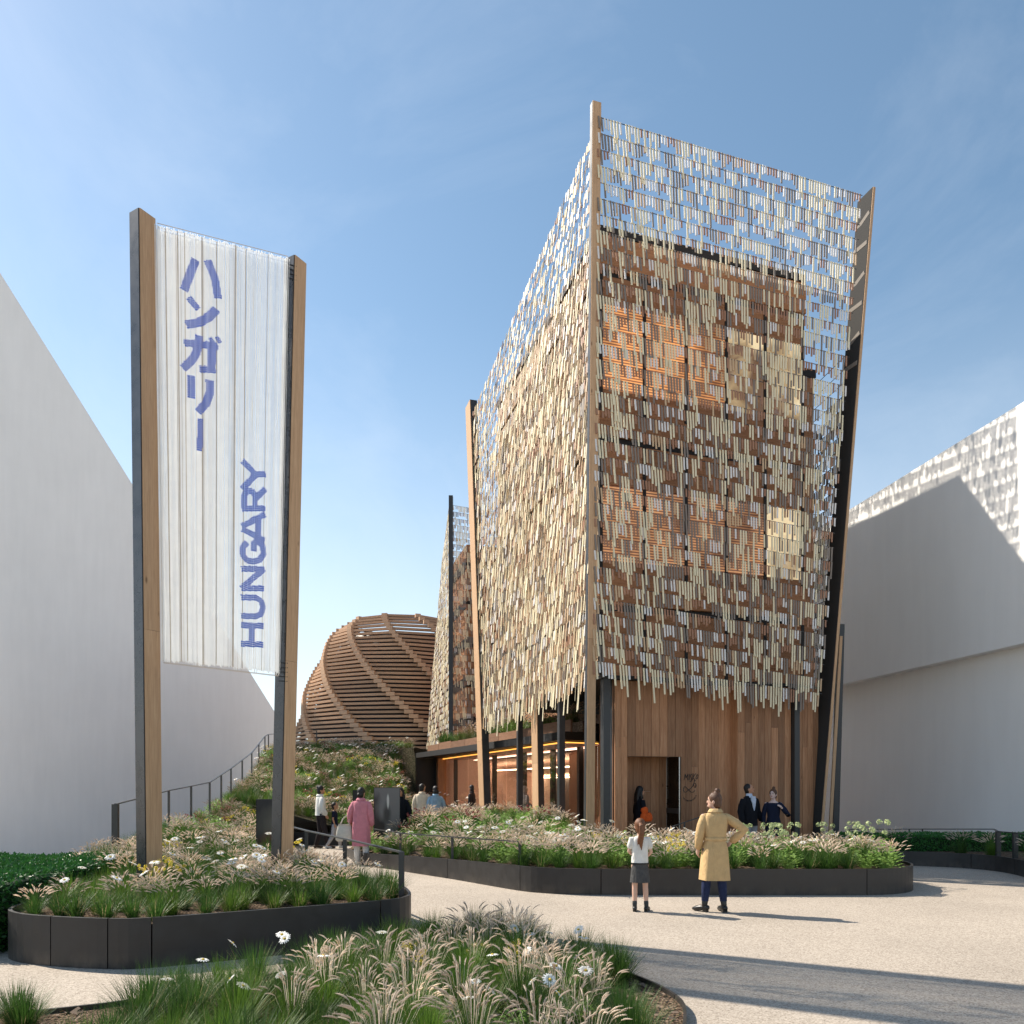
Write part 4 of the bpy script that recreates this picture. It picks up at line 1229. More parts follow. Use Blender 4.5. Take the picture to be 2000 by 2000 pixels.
# ------------------------------------------------------------------ banner
BN = thing('banner_frame', 'tall string banner reading HUNGARY between two leaning wood-faced steel posts', 'sign', (-3.7, 9.8, 0.42))
BO = Vector((-3.7, 9.8, 0.42))
wa = Vector((0.49, 0.872)); wb_ = Vector((-0.872, 0.49))       # wood face direction, steel face direction
def bpost(eb, et, wf, ds, split):
    eb = Vector(eb); et = Vector(et)
    a3 = Vector((wa.x, wa.y, 0)); b3 = Vector((wb_.x, wb_.y, 0)); n3 = Vector((wa.y, -wa.x, 0))
    bb = MB()
    q = lambda p: [p - BO, p - BO + a3 * wf, p - BO + a3 * wf + b3 * ds, p - BO + b3 * ds]
    bb.hexa(q(eb), q(et))
    ps = bb.build('post', 'steel_dark', BN)
    cuts = [0, split, 1.0]
    for u, v_ in zip(cuts[:-1], cuts[1:]):
        p = eb.lerp(et, u); r_ = eb.lerp(et, v_ - (0.0004 if v_ < 1 else 0)); bb = MB()
        g = 0.007
        f_ = lambda c: [c - BO + a3 * g + n3 * 0.012, c - BO + a3 * (wf - g) + n3 * 0.012, c - BO + a3 * (wf - g) - n3 * 0.002, c - BO + a3 * g - n3 * 0.002]
        bb.hexa(f_(p), f_(r_)); bb.build('facing_board', 'wood_oak', ps)
    # bright metal lining of the outer side
    bb = MB()
    f_ = lambda c: [c - BO - a3 * 0.004 + b3 * 0.006, c - BO + b3 * 0.006 + a3 * 0.001, c - BO + b3 * (ds - 0.004) + a3 * 0.001, c - BO - a3 * 0.004 + b3 * (ds - 0.004)]
    bb.hexa(f_(eb), f_(et)); bb.build('side_plate', 'steel_side', ps)
steel('steel_side', (0.085, 0.085, 0.088), 0.28, 0.6)
bpost((-4.428, 9.30, 0.35), (-4.52, 9.30, 8.71), 0.225, 0.18, 0.39)
bpost((-3.06, 10.13, 0.35), (-2.87, 10.13, 8.71), 0.215, 0.18, 0.36)

def ban(u, v_, off=0.0):
    lt_ = Vector((-4.37, 9.45, 8.62)); lb_ = Vector((-4.29, 9.45, 3.24)); rt_ = Vector((-2.93, 10.05, 8.62)); rb_ = Vector((-3.05, 10.05, 3.16))
    p = lb_.lerp(lt_, v_).lerp(rb_.lerp(rt_, v_), u)
    return p + Vector((-0.38, 0.925, 0)) * off
STK = []      # strokes in banner metres: (x0,y0,x1,y1,width)
BW, BH = 1.56, 5.40
def addst(pts, wd):
    for p, q in zip(pts[:-1], pts[1:]):
        STK.append((p[0] * BW, p[1] * BH, q[0] * BW, q[1] * BH, wd))
addst([(0.2802, 0.9385), (0.194, 0.8629)], 0.0996)
addst([(0.3716, 0.9444), (0.4266, 0.9075), (0.452, 0.8626)], 0.0955)
addst([(0.2294, 0.8473), (0.2985, 0.8263)], 0.0830)
addst([(0.2107, 0.784), (0.3082, 0.7958), (0.3838, 0.8144), (0.4382, 0.8347)], 0.1079)
addst([(0.1947, 0.7412), (0.4476, 0.7498)], 0.0955)
addst([(0.4015, 0.7544), (0.399, 0.6852)], 0.1079)
addst([(0.312, 0.6877), (0.4299, 0.6945)], 0.0913)
addst([(0.3078, 0.7645), (0.2872, 0.7257), (0.2503, 0.7043), (0.1832, 0.6817)], 0.0996)
addst([(0.3913, 0.7663), (0.4168, 0.7542)], 0.0540)
addst([(0.4398, 0.7719), (0.4681, 0.76)], 0.0540)
addst([(0.2445, 0.6674), (0.2436, 0.6179)], 0.0955)
addst([(0.3861, 0.6664), (0.3899, 0.6387), (0.3601, 0.612), (0.2955, 0.5872)], 0.0996)
addst([(0.3146, 0.5719), (0.3073, 0.499)], 0.0706)
LTR = {'H': [[(0.1, 0), (0.1, 1)], [(0.9, 0), (0.9, 1)], [(0.1, .5), (0.9, .5)]],
       'U': [[(0.1, 1), (0.1, .35), (.22, .1), (.5, .02), (.78, .1), (0.9, .35), (0.9, 1)]],
       'N': [[(0.1, 0), (0.1, 1)], [(0.1, 1), (0.9, 0)], [(0.9, 0), (0.9, 1)]],
       'G': [[(.88, .78), (.68, .96), (.38, .98), (.14, .76), (.08, .5), (.16, .22), (.4, .03), (.7, .05), (.9, .25), (.92, .48), (.55, .48)]],
       'A': [[(0.0, 0), (0.45, 1)], [(0.55, 1), (1.0, 0)], [(.22, .28), (.78, .28)]],
       'R': [[(0.1, 0), (0.1, 1)], [(0.1, .92), (.65, .92), (.86, .82), (.86, .58), (.65, .44), (0.1, .44)], [(.5, .44), (.92, 0)]],
       'Y': [[(0.0, 1), (0.5, .42), (1.0, 1)], [(0.5, .45), (0.5, 0)]]}
lo0 = (0.8478, 0.0607); lo1 = (0.8457, 0.5054); hi0 = (0.6552, 0.0567); hi1 = (0.6557, 0.4928)
cells = [('H', 0.0, .125), ('U', .15, .275), ('N', .30, .43), ('G', .445, .575), ('A', .57, .71), ('R', .73, .855), ('Y', .85, 1.0)]
for ch, a0, a1 in cells:
    for pl in LTR[ch]:
        pts = []
        for x, y in pl:
            a = lerp(a0, a1, x)
            l0 = (lerp(lo0[0], lo1[0], a), lerp(lo0[1], lo1[1], a)); h0 = (lerp(hi0[0], hi1[0], a), lerp(hi0[1], hi1[1], a))
            pts.append((lerp(l0[0], h0[0], y), lerp(l0[1], h0[1], y)))
        addst(pts, 0.078)
def inked(u, v_):
    x, y = u * BW, v_ * BH
    for x0, y0, x1, y1, wd in STK:
        dx, dy = x1 - x0, y1 - y0; l2 = dx * dx + dy * dy
        t_ = ((x - x0) * dx + (y - y0) * dy) / l2
        if -0.03 * 0 - wd * 0.08 / sqrt(l2) <= t_ <= 1 + wd * 0.08 / sqrt(l2):
            if abs((x - x0) * dy - (y - y0) * dx) / sqrt(l2) < wd / 2: return True
    return False
rg = random.Random(4)
front = MB(); back = MB(); ink = MB()
NSTR = 118
fx = Vector((0.925, 0.38, 0))
def strand(bb, u, v0, v1, w_, off, mi, wob=0.0, n=1):
    ph = rg.uniform(0, 6)
    for k in range(n):
        a = lerp(v0, v1, k / n); c = lerp(v0, v1, (k + 1) / n)
        ua = u + wob * sin(ph + a * 23); uc = u + wob * sin(ph + c * 23)
        p = ban(ua, a, off) - BO; q = ban(uc, c, off) - BO
        bb.add([p - fx * w_ / 2, p + fx * w_ / 2, p + Vector((-0.38, 0.925, 0)) * w_ * 0.6, q - fx * w_ / 2, q + fx * w_ / 2, q + Vector((-0.38, 0.925, 0)) * w_ * 0.6],
               [(0, 1, 4, 3), (1, 2, 5, 4), (2, 0, 3, 5)], mi)
for i in range(NSTR):
    u = -0.02 + 1.02 * (i + 0.5 + rg.uniform(-0.12, 0.12)) / NSTR
    top = 1.0 - rg.uniform(0, 0.006); bot = rg.uniform(0.0, 0.008)
    strand(front, u, bot, top, rg.uniform(0.0078, 0.0112), 0, rg.choices((0, 1), (0.9, 0.1))[0], 0.0006, 8)
    strand(back, u + 0.5 / NSTR, bot, top, rg.uniform(0.0045, 0.0075), 0.07, rg.choices((0, 1), (0.82, 0.18))[0], 0.0006, 8)
    run = None; nv = 540
    for k in range(nv + 1):
        v_ = k / nv
        on_ = inked(u, v_)
        if on_ and run is None: run = v_
        if (not on_) and run is not None:
            a = run
            while a < v_ - 1e-6:                                   # short stitched dashes
                c = min(v_, a + rg.uniform(0.004, 0.006))
                strand(ink, u, a, c - 0.0012, 0.0125, -0.004, 0)
                a = c
            run = None
for i in range(16):                                               # bunched strands folding round the right post
    off = rg.uniform(0.01, 0.16)
    strand(back, 1.0 + rg.uniform(-0.022, 0.012), rg.uniform(0, 0.01), 1.0, 0.009, off, rg.choices((0, 1, 2), (0.62, 0.2, 0.18))[0], 0.002, 10)
sh = front.build('string_curtain', ['string_white', 'string_warm'], BN); sh['kind'] = 'stuff'
sh = back.build('string_curtain', ['string_white', 'string_warm', 'string_dark'], BN); sh['kind'] = 'stuff'
ink.build('lettering', 'string_blue', BN)
for v_, dz in ((1.0, 0.012), (0.0, -0.012)):
    for of_ in (0.0, 0.07):
        b = MB(); b.bar(ban(0, v_, of_) - BO + Vector((0, 0, dz)), ban(1, v_, of_) - BO + Vector((0, 0, dz)), 0.006, 0.006); b.build('tension_wire', 'string_warm', BN)
for v_, k in [(0.03, k) for k in range(5)] + [(0.99, k) for k in range(4)]:
    b = MB(); p = ban(1.0, v_ - k * 0.011, 0.05) - BO; b.bar(p, p + Vector((0.10, 0.055, 0.0)), 0.012, 0.012); b.build('clamp', 'black_frame', BN)

# ------------------------------------------------------------------ exhibition boards
def board(label, loc, w_, z0, z1, rz, mt):
    t = thing('exhibition_board', label, 'board', loc, rz)
    b = MB(); b.box(-w_ / 2, w_ / 2, 0.006, 0.07, z0, z1); b.build('panel', 'black_frame', t)
    b = MB(); b.box(-w_ / 2 + 0.012, w_ / 2 - 0.012, 0.0, 0.006, z0 + 0.012, z1 - 0.012); b.build('print', mt, t)
    b = MB(); b.box(-w_ / 2 + 0.08, -w_ / 2 + 0.12, 0.02, 0.06, -0.12, z0); b.box(w_ / 2 - 0.12, w_ / 2 - 0.08, 0.02, 0.06, -0.12, z0); b.build('leg', 'black_frame', t)
board('grey photographic board standing in the planting beside the pink coat', (-2.93, 18.0, 0.35), 0.61, 0.0, 1.28, radians(8), 'print_grey')
board('black photographic board half hidden behind the right banner post', (-4.40, 14.2, 0.50), 0.64, 0.0, 0.94, radians(12), 'print_dark')
board('narrow black board on the hillside behind the woman in pink', (-4.35, 21.8, 0.40), 0.34, 0.0, 1.13, radians(10), 'black_frame')
t = thing('display_block', 'low grey display block beside the couple at the path end', 'block', (-2.98, 21.9, 0.36))
b = MB(); b.box(-0.25, 0.25, -0.2, 0.2, -0.38, 0.18); b.build('block', 'cloth_lightgrey', t)
b = MB(); b.box(-0.26, 0.26, -0.21, 0.21, 0.18, 0.2); b.build('top_plate', 'steel_dark', t)

# ------------------------------------------------------------------ planting
def blade_fan(b, n, h, spread, width, rg, mi=0, lean=(0.1, 1.0), droop=0.35, segs=3):
    for _ in range(n):
        a = rg.uniform(0, 2 * pi); r0 = spread * 0.35 * sqrt(rg.random())
        bx, by = r0 * cos(a), r0 * sin(a)
        a2 = a + rg.uniform(-0.6, 0.6)
        le = lerp(lean[0], lean[1], rg.random()); hh = h * rg.uniform(0.55, 1.08)
        w_ = width * rg.uniform(0.6, 1.2)
        dx, dy = cos(a2), sin(a2); sx, sy = -dy * w_ / 2, dx * w_ / 2
        vs = []
        for k in range(segs + 1):
            t_ = k / segs
            out = hh * sin(le) * t_ ** 1.35; z = hh * (cos(le * 0.75) * t_ - droop * le * t_ * t_ * 0.6)
            px, py = bx + dx * out, by + dy * out
            if k < segs:
                f = 1 - 0.55 * t_
                vs += [(px - sx * f, py - sy * f, z), (px + sx * f, py + sy * f, z)]
            else:
                vs.append((px, py, z))
        fs = [(2 * k, 2 * k + 1, 2 * k + 3, 2 * k + 2) for k in range(segs - 1)] + [(2 * segs - 2, 2 * segs - 1, 2 * segs)]
        b.add(vs, fs, mi)
def plume(b, base, dirv, ln, r, rg, mi, bristle=10, seg=4):
    base = Vector(base); d = Vector(dirv).normalized()
    side = Vector((d.x, d.y, 0)); side = side.normalized() if side.length > 1e-3 else Vector((1, 0, 0))
    pts = []
    for k in range(5):
        t_ = k / 4
        pts.append(base + d * ln * t_ + side * ln * 0.30 * t_ * t_ - Vector((0, 0, 1)) * ln * 0.30 * t_ * t_)
    b.tube(pts, [r * x for x in (0.45, 0.9, 1.0, 0.75, 0.2)], seg, mi, caps=False)
    for _ in range(bristle):
        t_ = rg.random(); k = min(3, int(t_ * 4)); p = pts[k].lerp(pts[k + 1], t_ * 4 - k)
        q = p + (d * 0.7 + Vector((rg.uniform(-1, 1), rg.uniform(-1, 1), rg.uniform(-0.5, 0.8)))).normalized() * r * 3.2
        s = Vector((rg.uniform(-1, 1), rg.uniform(-1, 1), 0)) * r * 0.18
        b.add([p - s, p + s, q], [(0, 1, 2)], mi)
def plumes(b, n, h, spread, rg, mi, ln=0.11, r=0.0075, bristle=10, stalk=1, seg=4, up=0.35):
    for _ in range(n):
        a = rg.uniform(0, 2 * pi); le = rg.uniform(0.05, 0.85); hh = h * rg.uniform(0.75, 1.15)
        o = hh * sin(le) * 0.75; z = hh * cos(le * 0.8)
        x, y = cos(a) * (o + spread * 0.1), sin(a) * (o + spread * 0.1)
        d = Vector((cos(a) * (le + 0.15), sin(a) * (le + 0.15), 1.0 - 0.4 * le))
        l_ = ln * rg.uniform(0.75, 1.25)
        plume(b, (x, y, z), d, l_, r, rg, mi, bristle, seg)
        s = Vector((-sin(a), cos(a), 0)) * 0.0018
        b.add([Vector((x * 0.15, y * 0.15, 0)) - s, Vector((x * 0.15, y * 0.15, 0)) + s, Vector((x, y, z)) + s, Vector((x, y, z)) - s], [(0, 1, 2, 3)], stalk)

TPL = {}
def tpl(name, b, mats):
    o = b.build(name, mats); TPL[name] = (o.data, b, mats); bpy.data.objects.remove(o)
rg = random.Random(50)
# detailed clumps for the foreground: blades and plumes apart
for k in range(4):
    b = MB(); blade_fan(b, 420, 0.36, 0.22, 0.0052, rg, 0, (0.05, 1.25)); tpl('fg_blades%d' % k, b, ['blade' if k % 2 else 'blade_dark'])
    b = MB(); plumes(b, 34, 0.37, 0.2, rg, 0, 0.08, 0.0060, 28, 0); tpl('fg_plumes%d' % k, b, ['plume'])
for k in range(3):
    b = MB(); blade_fan(b, 440, 0.42, 0.2, 0.0050, rg, 0, (0.02, 0.95), 0.25); blade_fan(b, 45, 0.40, 0.24, 0.0045, rg, 1, (0.2, 1.3), 0.4); tpl('fg_green%d' % k, b, ['blade_dark' if k else 'blade', 'straw'])
# middle distance
for k in range(4):
    b = MB(); blade_fan(b, 170, 0.35, 0.24, 0.008, rg, 0, (0.05, 1.2)); plumes(b, 40, 0.39, 0.22, rg, 1, 0.085, 0.0078, 9, 0, 3)
    tpl('mid_plume%d' % k, b, ['blade' if k % 2 else 'blade_dark', 'plume'])
for k in range(3):
    b = MB(); blade_fan(b, 170, 0.40, 0.22, 0.008, rg, 0, (0.02, 1.0), 0.25); blade_fan(b, 22, 0.38, 0.24, 0.007, rg, 1, (0.2, 1.3), 0.4); tpl('mid_green%d' % k, b, ['blade_dark' if k else 'blade', 'straw'])
for k in range(2):
    b = MB(); blade_fan(b, 110, 0.34, 0.24, 0.008, rg, 0, (0.05, 1.2)); plumes(b, 36, 0.37, 0.22, rg, 1, 0.08, 0.0075, 8, 0, 3)
    tpl('mid_brown%d' % k, b, ['blade_olive', 'plume_brown'])
def leafy(b, n, h, sp, ls, rg, mi=0):
    for _ in range(n):
        a = rg.uniform(0, 2 * pi); r_ = sp * sqrt(rg.random()); z = h * rg.uniform(0.25, 1.0) * (1 - 0.4 * (r_ / sp) ** 2)
        p = Vector((r_ * cos(a), r_ * sin(a), z)); d = Vector((cos(a) + rg.uniform(-.6, .6), sin(a) + rg.uniform(-.6, .6), rg.uniform(-0.2, 0.9))).normalized()
        s = d.cross(Vector((0, 0, 1))).normalized() * ls * 0.32
        m_ = p + d * ls * 0.5 + Vector((0, 0, ls * 0.08)); e = p + d * ls
        b.add([p, m_ - s, e, m_ + s], [(0, 1, 2, 3)], mi)
        b.add([p, (p.x * 0.25, p.y * 0.25, 0.0), (p.x * 0.25 + 0.004, p.y * 0.25, 0.0)], [(0, 1, 2)], mi)
for k in range(2):
    b = MB(); leafy(b, 150, 0.34, 0.2, 0.07, rg); tpl('leafy%d' % k, b, ['leaf_light'])
def ball_heads(b, n, h, sp, r, rg, mi_h, mi_s):
    for _ in range(n):
        a = rg.uniform(0, 2 * pi); d = sp * sqrt(rg.random()); x, y, z = d * cos(a), d * sin(a), h * rg.uniform(0.7, 1.05)
        for _ in range(26):
            v_ = Vector((rg.gauss(0, 1), rg.gauss(0, 1), rg.gauss(0.25, 0.8))).normalized(); c = Vector((x, y, z)) + v_ * r
            s = v_.cross(Vector((rg.random(), rg.random(), rg.random()))).normalized() * r * 0.34; s2 = v_.cross(s)
            b.add([c - s, c - s2, c + s, c + s2], [(0, 1, 2, 3)], mi_h)
        b.add([(x * 0.5, y * 0.5, 0), (x * 0.5 + 0.005, y * 0.5, 0), (x, y, z)], [(0, 1, 2)], mi_s)
b = MB(); leafy(b, 120, 0.42, 0.2, 0.08, rg, 0); ball_heads(b, 7, 0.62, 0.18, 0.042, rg, 1, 0); tpl('allium', b, ['leaf_light', 'head_green'])
b = MB(); leafy(b, 60, 0.2, 0.16, 0.06, rg, 0); ball_heads(b, 12, 0.34, 0.17, 0.022, rg, 1, 0); tpl('redflower', b, ['blade_dark', 'petal_red'])
b = MB(); leafy(b, 50, 0.2, 0.14, 0.06, rg, 0); ball_heads(b, 12, 0.36, 0.15, 0.020, rg, 1, 0); tpl('yellowflower', b, ['blade', 'petal_yellow'])
def daisy_parts(seed, ln=0.36, r=0.045, tilt=0.4):
    rg = random.Random(seed)
    st = MB(); top = Vector((rg.uniform(-0.06, 0.06), rg.uniform(-0.06, 0.06), ln))
    st.tube([(0, 0, 0), (top.x * 0.3, top.y * 0.3, ln * 0.55), tuple(top)], [0.003, 0.0028, 0.0026], 4, 0, caps=False)
    ax = Vector((rg.uniform(-1, 1), rg.uniform(-1, 0.3), 0)).normalized(); rot = Matrix.Rotation(rg.uniform(0.1, tilt), 3, ax)
    pe = MB(); npet = 15
    for k in range(npet):
        a = 2 * pi * k / npet + rg.uniform(-.08, .08); l_ = r * rg.uniform(0.88, 1.1)
        d = Vector((cos(a), sin(a), 0)); s = Vector((-sin(a), cos(a), 0)) * r * 0.155
        pts = [d * r * 0.16, d * l_ * 0.6 - s + Vector((0, 0, 0.12 * r)), d * l_ - s * 0.5 + Vector((0, 0, -0.02 * r)), d * l_ + s * 0.5 + Vector((0, 0, -0.02 * r)), d * l_ * 0.6 + s + Vector((0, 0, 0.12 * r))]
        pe.add([top + rot @ p for p in pts], [(0, 1, 2, 3, 4)], 0)
    ce = MB(); ce.ell(top + rot @ Vector((0, 0, 0.1 * r)), (r * 0.24, r * 0.24, r * 0.16), 8, 5)
    return st, pe, ce
for k in range(4):
    st, pe, ce = daisy_parts(80 + k, 0.42, 0.066, 1.0)
    tpl('daisy_stem%d' % k, st, ['blade']); tpl('daisy_petals%d' % k, pe, ['petal_white']); tpl('daisy_centre%d' % k, ce, ['flower_eye'])
    st, pe, ce = daisy_parts(90 + k, 0.42, 0.058, 0.6)
    b = MB(); b.add(st.v, st.f, 0); b.add(pe.v, pe.f, 1); b.add(ce.v, ce.f, 2); tpl('daisy%d' % k, b, ['blade', 'petal_white', 'flower_eye'])

def put(name, data, loc, s, rz, parent=None, tilt=0.0):
    o = bpy.data.objects.new(name, TPL[data][0]); col.objects.link(o)
    o.parent = parent; o.location = loc; o.rotation_euler = (tilt, 0, rz); o.scale = s if isinstance(s, tuple) else (s, s, s)
    return o
def scatter(n, box, test, dmin, rg, tries=60):
    out = []
    for _ in range(n * tries):
        if len(out) >= n: break
        x, y = rg.uniform(box[0], box[1]), rg.uniform(box[2], box[3])
        if not test(x, y): continue
        d = dmin(x, y) if callable(dmin) else dmin
        if all((x - a) ** 2 + (y - c) ** 2 > d * d for a, c in out): out.append((x, y))
    return out

rg = random.Random(99)
# --- foreground bed
FBL = [(p.x, p.y) for p in FB]
pts = scatter(150, (-4.6, 1.2, 4.4, 8.3), lambda x, y: inside((x, y), FB_POLY) and dist_poly((x, y), FBL) > 0.13 and not (x > 0.75 and y < 6.3 and x > 0.75) and abs(x) < 0.75 * y + 0.2, 0.27, rg)
for x, y in pts:
    core = dist_poly((x, y), FBL)
    if x < -2.75 and not (x < -3.3 and y < 5.3): continue
    s = rg.uniform(0.85, 1.15)
    pl = core > 0.36 and rg.random() < 0.4 and -1.6 < x < 0.75
    if pl:
        k = rg.randrange(4)
        t = thing('fountain_grass', 'fountain grass clump with beige plumes in the kerbed foreground bed', 'grass', (x, y, 0.04), rg.uniform(0, 6.28), 'plumed grass clumps in the foreground bed')
        put('blades', 'fg_blades%d' % k, (0, 0, 0), s, 0, t); put('plumes', 'fg_plumes%d' % k, (0, 0, 0), s, 0, t)
    else:
        o = put('green_grass', 'fg_green%d' % rg.randrange(3), (x, y, 0.04), (s, s, s * rg.uniform(0.8, 1.05)), rg.uniform(0, 6.28))
        tag(o, 'fine green grass clump in the kerbed foreground bed', 'grass', 'green grass clumps in the foreground bed')
for x, y in ((-3.72, 5.3), (-3.5, 5.42), (-3.3, 5.2), (-3.85, 5.1), (-3.6, 5.0)):
    tag(put('green_grass', 'fg_green%d' % rg.randrange(3), (x, y, 0.04), rg.uniform(0.8, 0.95), rg.uniform(0, 6.28)), 'fine green grass clump in the kerbed foreground bed', 'grass', 'green grass clumps in the foreground bed')
for k, (x, y) in enumerate([(-2.05, 6.9), (-2.0, 6.75), (-2.35, 6.55), (-2.45, 6.05), (-2.5, 5.55), (-2.05, 5.6), (-1.75, 5.75), (-1.5, 6.0), (-1.2, 7.0), (-0.85, 7.1), (0.05, 7.35), (0.2, 7.1), (0.35, 7.25), (0.62, 7.2), (0.1, 6.4), (-0.15, 6.1), (0.35, 5.75), (0.15, 5.5), (0.28, 5.3), (-0.25, 5.5), (0.55, 5.55), (0.3, 5.05), (-0.12, 5.2), (0.6, 6.8), (-0.3, 5.0), (-1.85, 5.3)]):
    q = k % 4; s = rg.uniform(0.66, 0.86)
    t = thing('daisy', 'white daisy on a tall stem among the foreground grasses', 'flower', (x, y, 0.03), rg.uniform(0, 6.28), 'daisies in the foreground bed')
    for nm in ('stem', 'petals', 'centre'):
        put(nm, 'daisy_%s%d' % (nm, q), (0, 0, 0), s, 0, t)
for x, y in [(-0.95, 6.9), (-0.3, 6.85), (0.05, 6.7), (-0.75, 6.4)]:
    tag(put('yarrow', 'yellowflower', (x, y, 0.04), rg.uniform(0.7, 0.85), rg.uniform(0, 6)), 'small yellow flower tuft among the foreground grasses', 'flower', 'yellow flowers in the foreground bed')
for x, y in [(0.3, 5.2), (0.5, 5.25), (0.0, 5.15)]:
    tag(put('leafy_plant', 'leafy0', (x, y, 0.03), 0.62, rg.uniform(0, 6)), 'low broad-leaved green plant under the foreground daisies', 'plant', 'leafy plants in the foreground bed')
b = MB()
for _ in range(1800):
    x, y = rg.uniform(-3.5, 1.3), rg.uniform(4.3, 7.5)
    if not inside((x, y), FB_POLY) or dist_poly((x, y), FBL) < 0.06: continue
    a = rg.uniform(0, 6.28); l_ = rg.uniform(0.012, 0.035); w_ = l_ * 0.4
    d = Vector((cos(a) * l_, sin(a) * l_, rg.uniform(-.012, .012))); s = Vector((-sin(a) * w_, cos(a) * w_, rg.uniform(-.006, .006))); c = Vector((x, y, 0.052 + rg.uniform(0, 0.012)))
    b.add([c - d - s, c + d - s, c + d + s, c - d + s], [(0, 1, 2, 3)])
stuff(b.build('bark_mulch', 'bark_chip'), 'brown bark chips scattered in the foreground bed', 'mulch')

# --- left planter
LPL = [(p.x, p.y) for p in LP]
def in_lp(x, y):
    return inside((x, y), LP_POLY) and dist_poly((x, y), LPL) > 0.2
def off_posts(x, y, d=0.2):
    return all((x - a) ** 2 + (y - c) ** 2 > d * d for a, c in ((-4.4, 9.4), (-3.0, 10.2), (-4.45, 9.45), (-4.40, 14.2)))
pts = scatter(240, (-7.6, -1.2, 7.2, 16), lambda x, y: in_lp(x, y) and off_posts(x, y), lambda x, y: 0.235 if y < 11 else 0.33, rg)
for x, y in pts:
    s = rg.uniform(0.76, 1.0) * (0.95 if y > 8.4 else 0.85); r_ = rg.random()
    patch = sin(x * 2.1 + 1) + sin(y * 1.7 + x)
    edge = dist_poly((x, y), LPL) < 0.45
    if (patch > 0.35 and r_ < 0.85) or (r_ < 0.28 and not edge):
        tag(put('fountain_grass', 'mid_plume%d' % rg.randrange(4), (x, y, bed_left_z(x, y) - 0.02), s, rg.uniform(0, 6.28)), 'fountain grass clump with beige plumes in the banner planter', 'grass', 'plumed grass clumps in the banner planter')
    else:
        tag(put('green_grass', 'mid_green%d' % rg.randrange(3), (x, y, bed_left_z(x, y) - 0.02), s, rg.uniform(0, 6.28)), 'green grass clump in the banner planter', 'grass', 'green grass clumps in the banner planter')
for x, y in scatter(46, (-5.3, -1.2, 7.4, 13.5), lambda x, y: in_lp(x, y) and off_posts(x, y, 0.12), 0.12, rg):
    tag(put('daisy', 'daisy%d' % rg.randrange(4), (x, y, bed_left_z(x, y)), rg.uniform(0.8, 1.1), rg.uniform(0, 6)), 'white daisy among the grasses of the banner planter', 'flower', 'daisies in the banner planter')
for x, y in [(-4.0, 9.0), (-4.1, 8.7), (-5.4, 12.2), (-5.55, 12.0), (-3.4, 12.0)]:
    tag(put('yarrow', 'yellowflower', (x, y, bed_left_z(x, y)), rg.uniform(0.9, 1.2), rg.uniform(0, 6)), 'yellow flower tuft among the grasses of the banner planter', 'flower', 'yellow flowers in the banner planter')
# tall dark tussock at the planter's left rear corner
for x, y, s in [(-5.35, 10.3, 1.35), (-5.6, 10.6, 1.4), (-5.0, 10.1, 1.2), (-5.9, 11.0, 1.3)]:
    tag(put('tall_grass', 'mid_green1', (x, y, 0.40), s, rg.uniform(0, 6)), 'tall dark green tussock beside the clipped hedge', 'grass', 'tall tussocks beside the clipped hedge')

# --- middle planter
MPL = [(p.x, p.y) for p in MP]
def clear(x, y): return all((x - a) ** 2 + (y - c) ** 2 > 0.05 for a, c in ((-2.93, 18.0), (1.7, 16.5), (1.06, 18.7), (0.59, 20.2)))
pts = scatter(380, (-4.2, 6.8, 11.9, 21.6), lambda x, y: inside((x, y), MP_POLY) and dist_poly((x, y), MPL) > 0.22 and clear(x, y), lambda x, y: 0.235 if y < 15 else 0.33, rg)
for x, y in pts:
    z = mp_z(x, y) - 0.02; s = rg.uniform(0.85, 1.12); r_ = rg.random(); rz = rg.uniform(0, 6.28)
    front = dist_poly((x, y), MPL) < 0.5
    if r_ < 0.2 or (y > 16.5 and r_ < 0.4):
        tag(put('leafy_plant', 'leafy%d' % rg.randrange(2), (x, y, z), s * 1.05, rz), 'light green leafy plant among the grasses before the tower', 'plant', 'leafy plants in the tower planter')
    elif r_ < 0.66:
        tag(put('fountain_grass', 'mid_plume%d' % rg.randrange(4), (x, y, z), s, rz), 'fountain grass clump with pale plumes in the tower planter', 'grass', 'plumed grass clumps in the tower planter')
    else:
        tag(put('green_grass', 'mid_green%d' % rg.randrange(3), (x, y, z), s * 0.92, rz), 'green grass clump in the tower planter', 'grass', 'green grass clumps in the tower planter')
for x, y in scatter(120, (-3, 6.0, 12.1, 17), lambda x, y: inside((x, y), MP_POLY) and dist_poly((x, y), MPL) > 0.25, 0.10, rg):
    tag(put('daisy', 'daisy%d' % rg.randrange(4), (x, y, mp_z(x, y)), rg.uniform(0.85, 1.15), rg.uniform(0, 6)), 'white daisy among the grasses of the tower planter', 'flower', 'daisies in the tower planter')
for x, y in [(4.35, 13.1), (4.5, 13.4), (4.7, 13.0), (5.6, 13.6), (5.9, 13.2), (6.1, 13.7), (4.9, 13.9), (4.15, 13.5), (6.3, 13.2)]:
    tag(put('allium', 'allium', (x, y, mp_z(x, y)), rg.uniform(0.92, 1.1), rg.uniform(0, 6)), 'pale green ball-headed allium standing above the tower planter grasses', 'flower', 'alliums in the tower planter')
for x, y in scatter(16, (-3.2, 6.3, 13.6, 20.5), lambda x, y: inside((x, y), MP_POLY) and (y > 17.5 or x > 4.0) and dist_poly((x, y), MPL) > 0.5, 0.3, rg):
    tag(put('red_flower', 'redflower', (x, y, mp_z(x, y)), rg.uniform(1.0, 1.3), rg.uniform(0, 6)), 'dark red flower tuft near the tower wall', 'flower', 'red flowers in the tower planter')
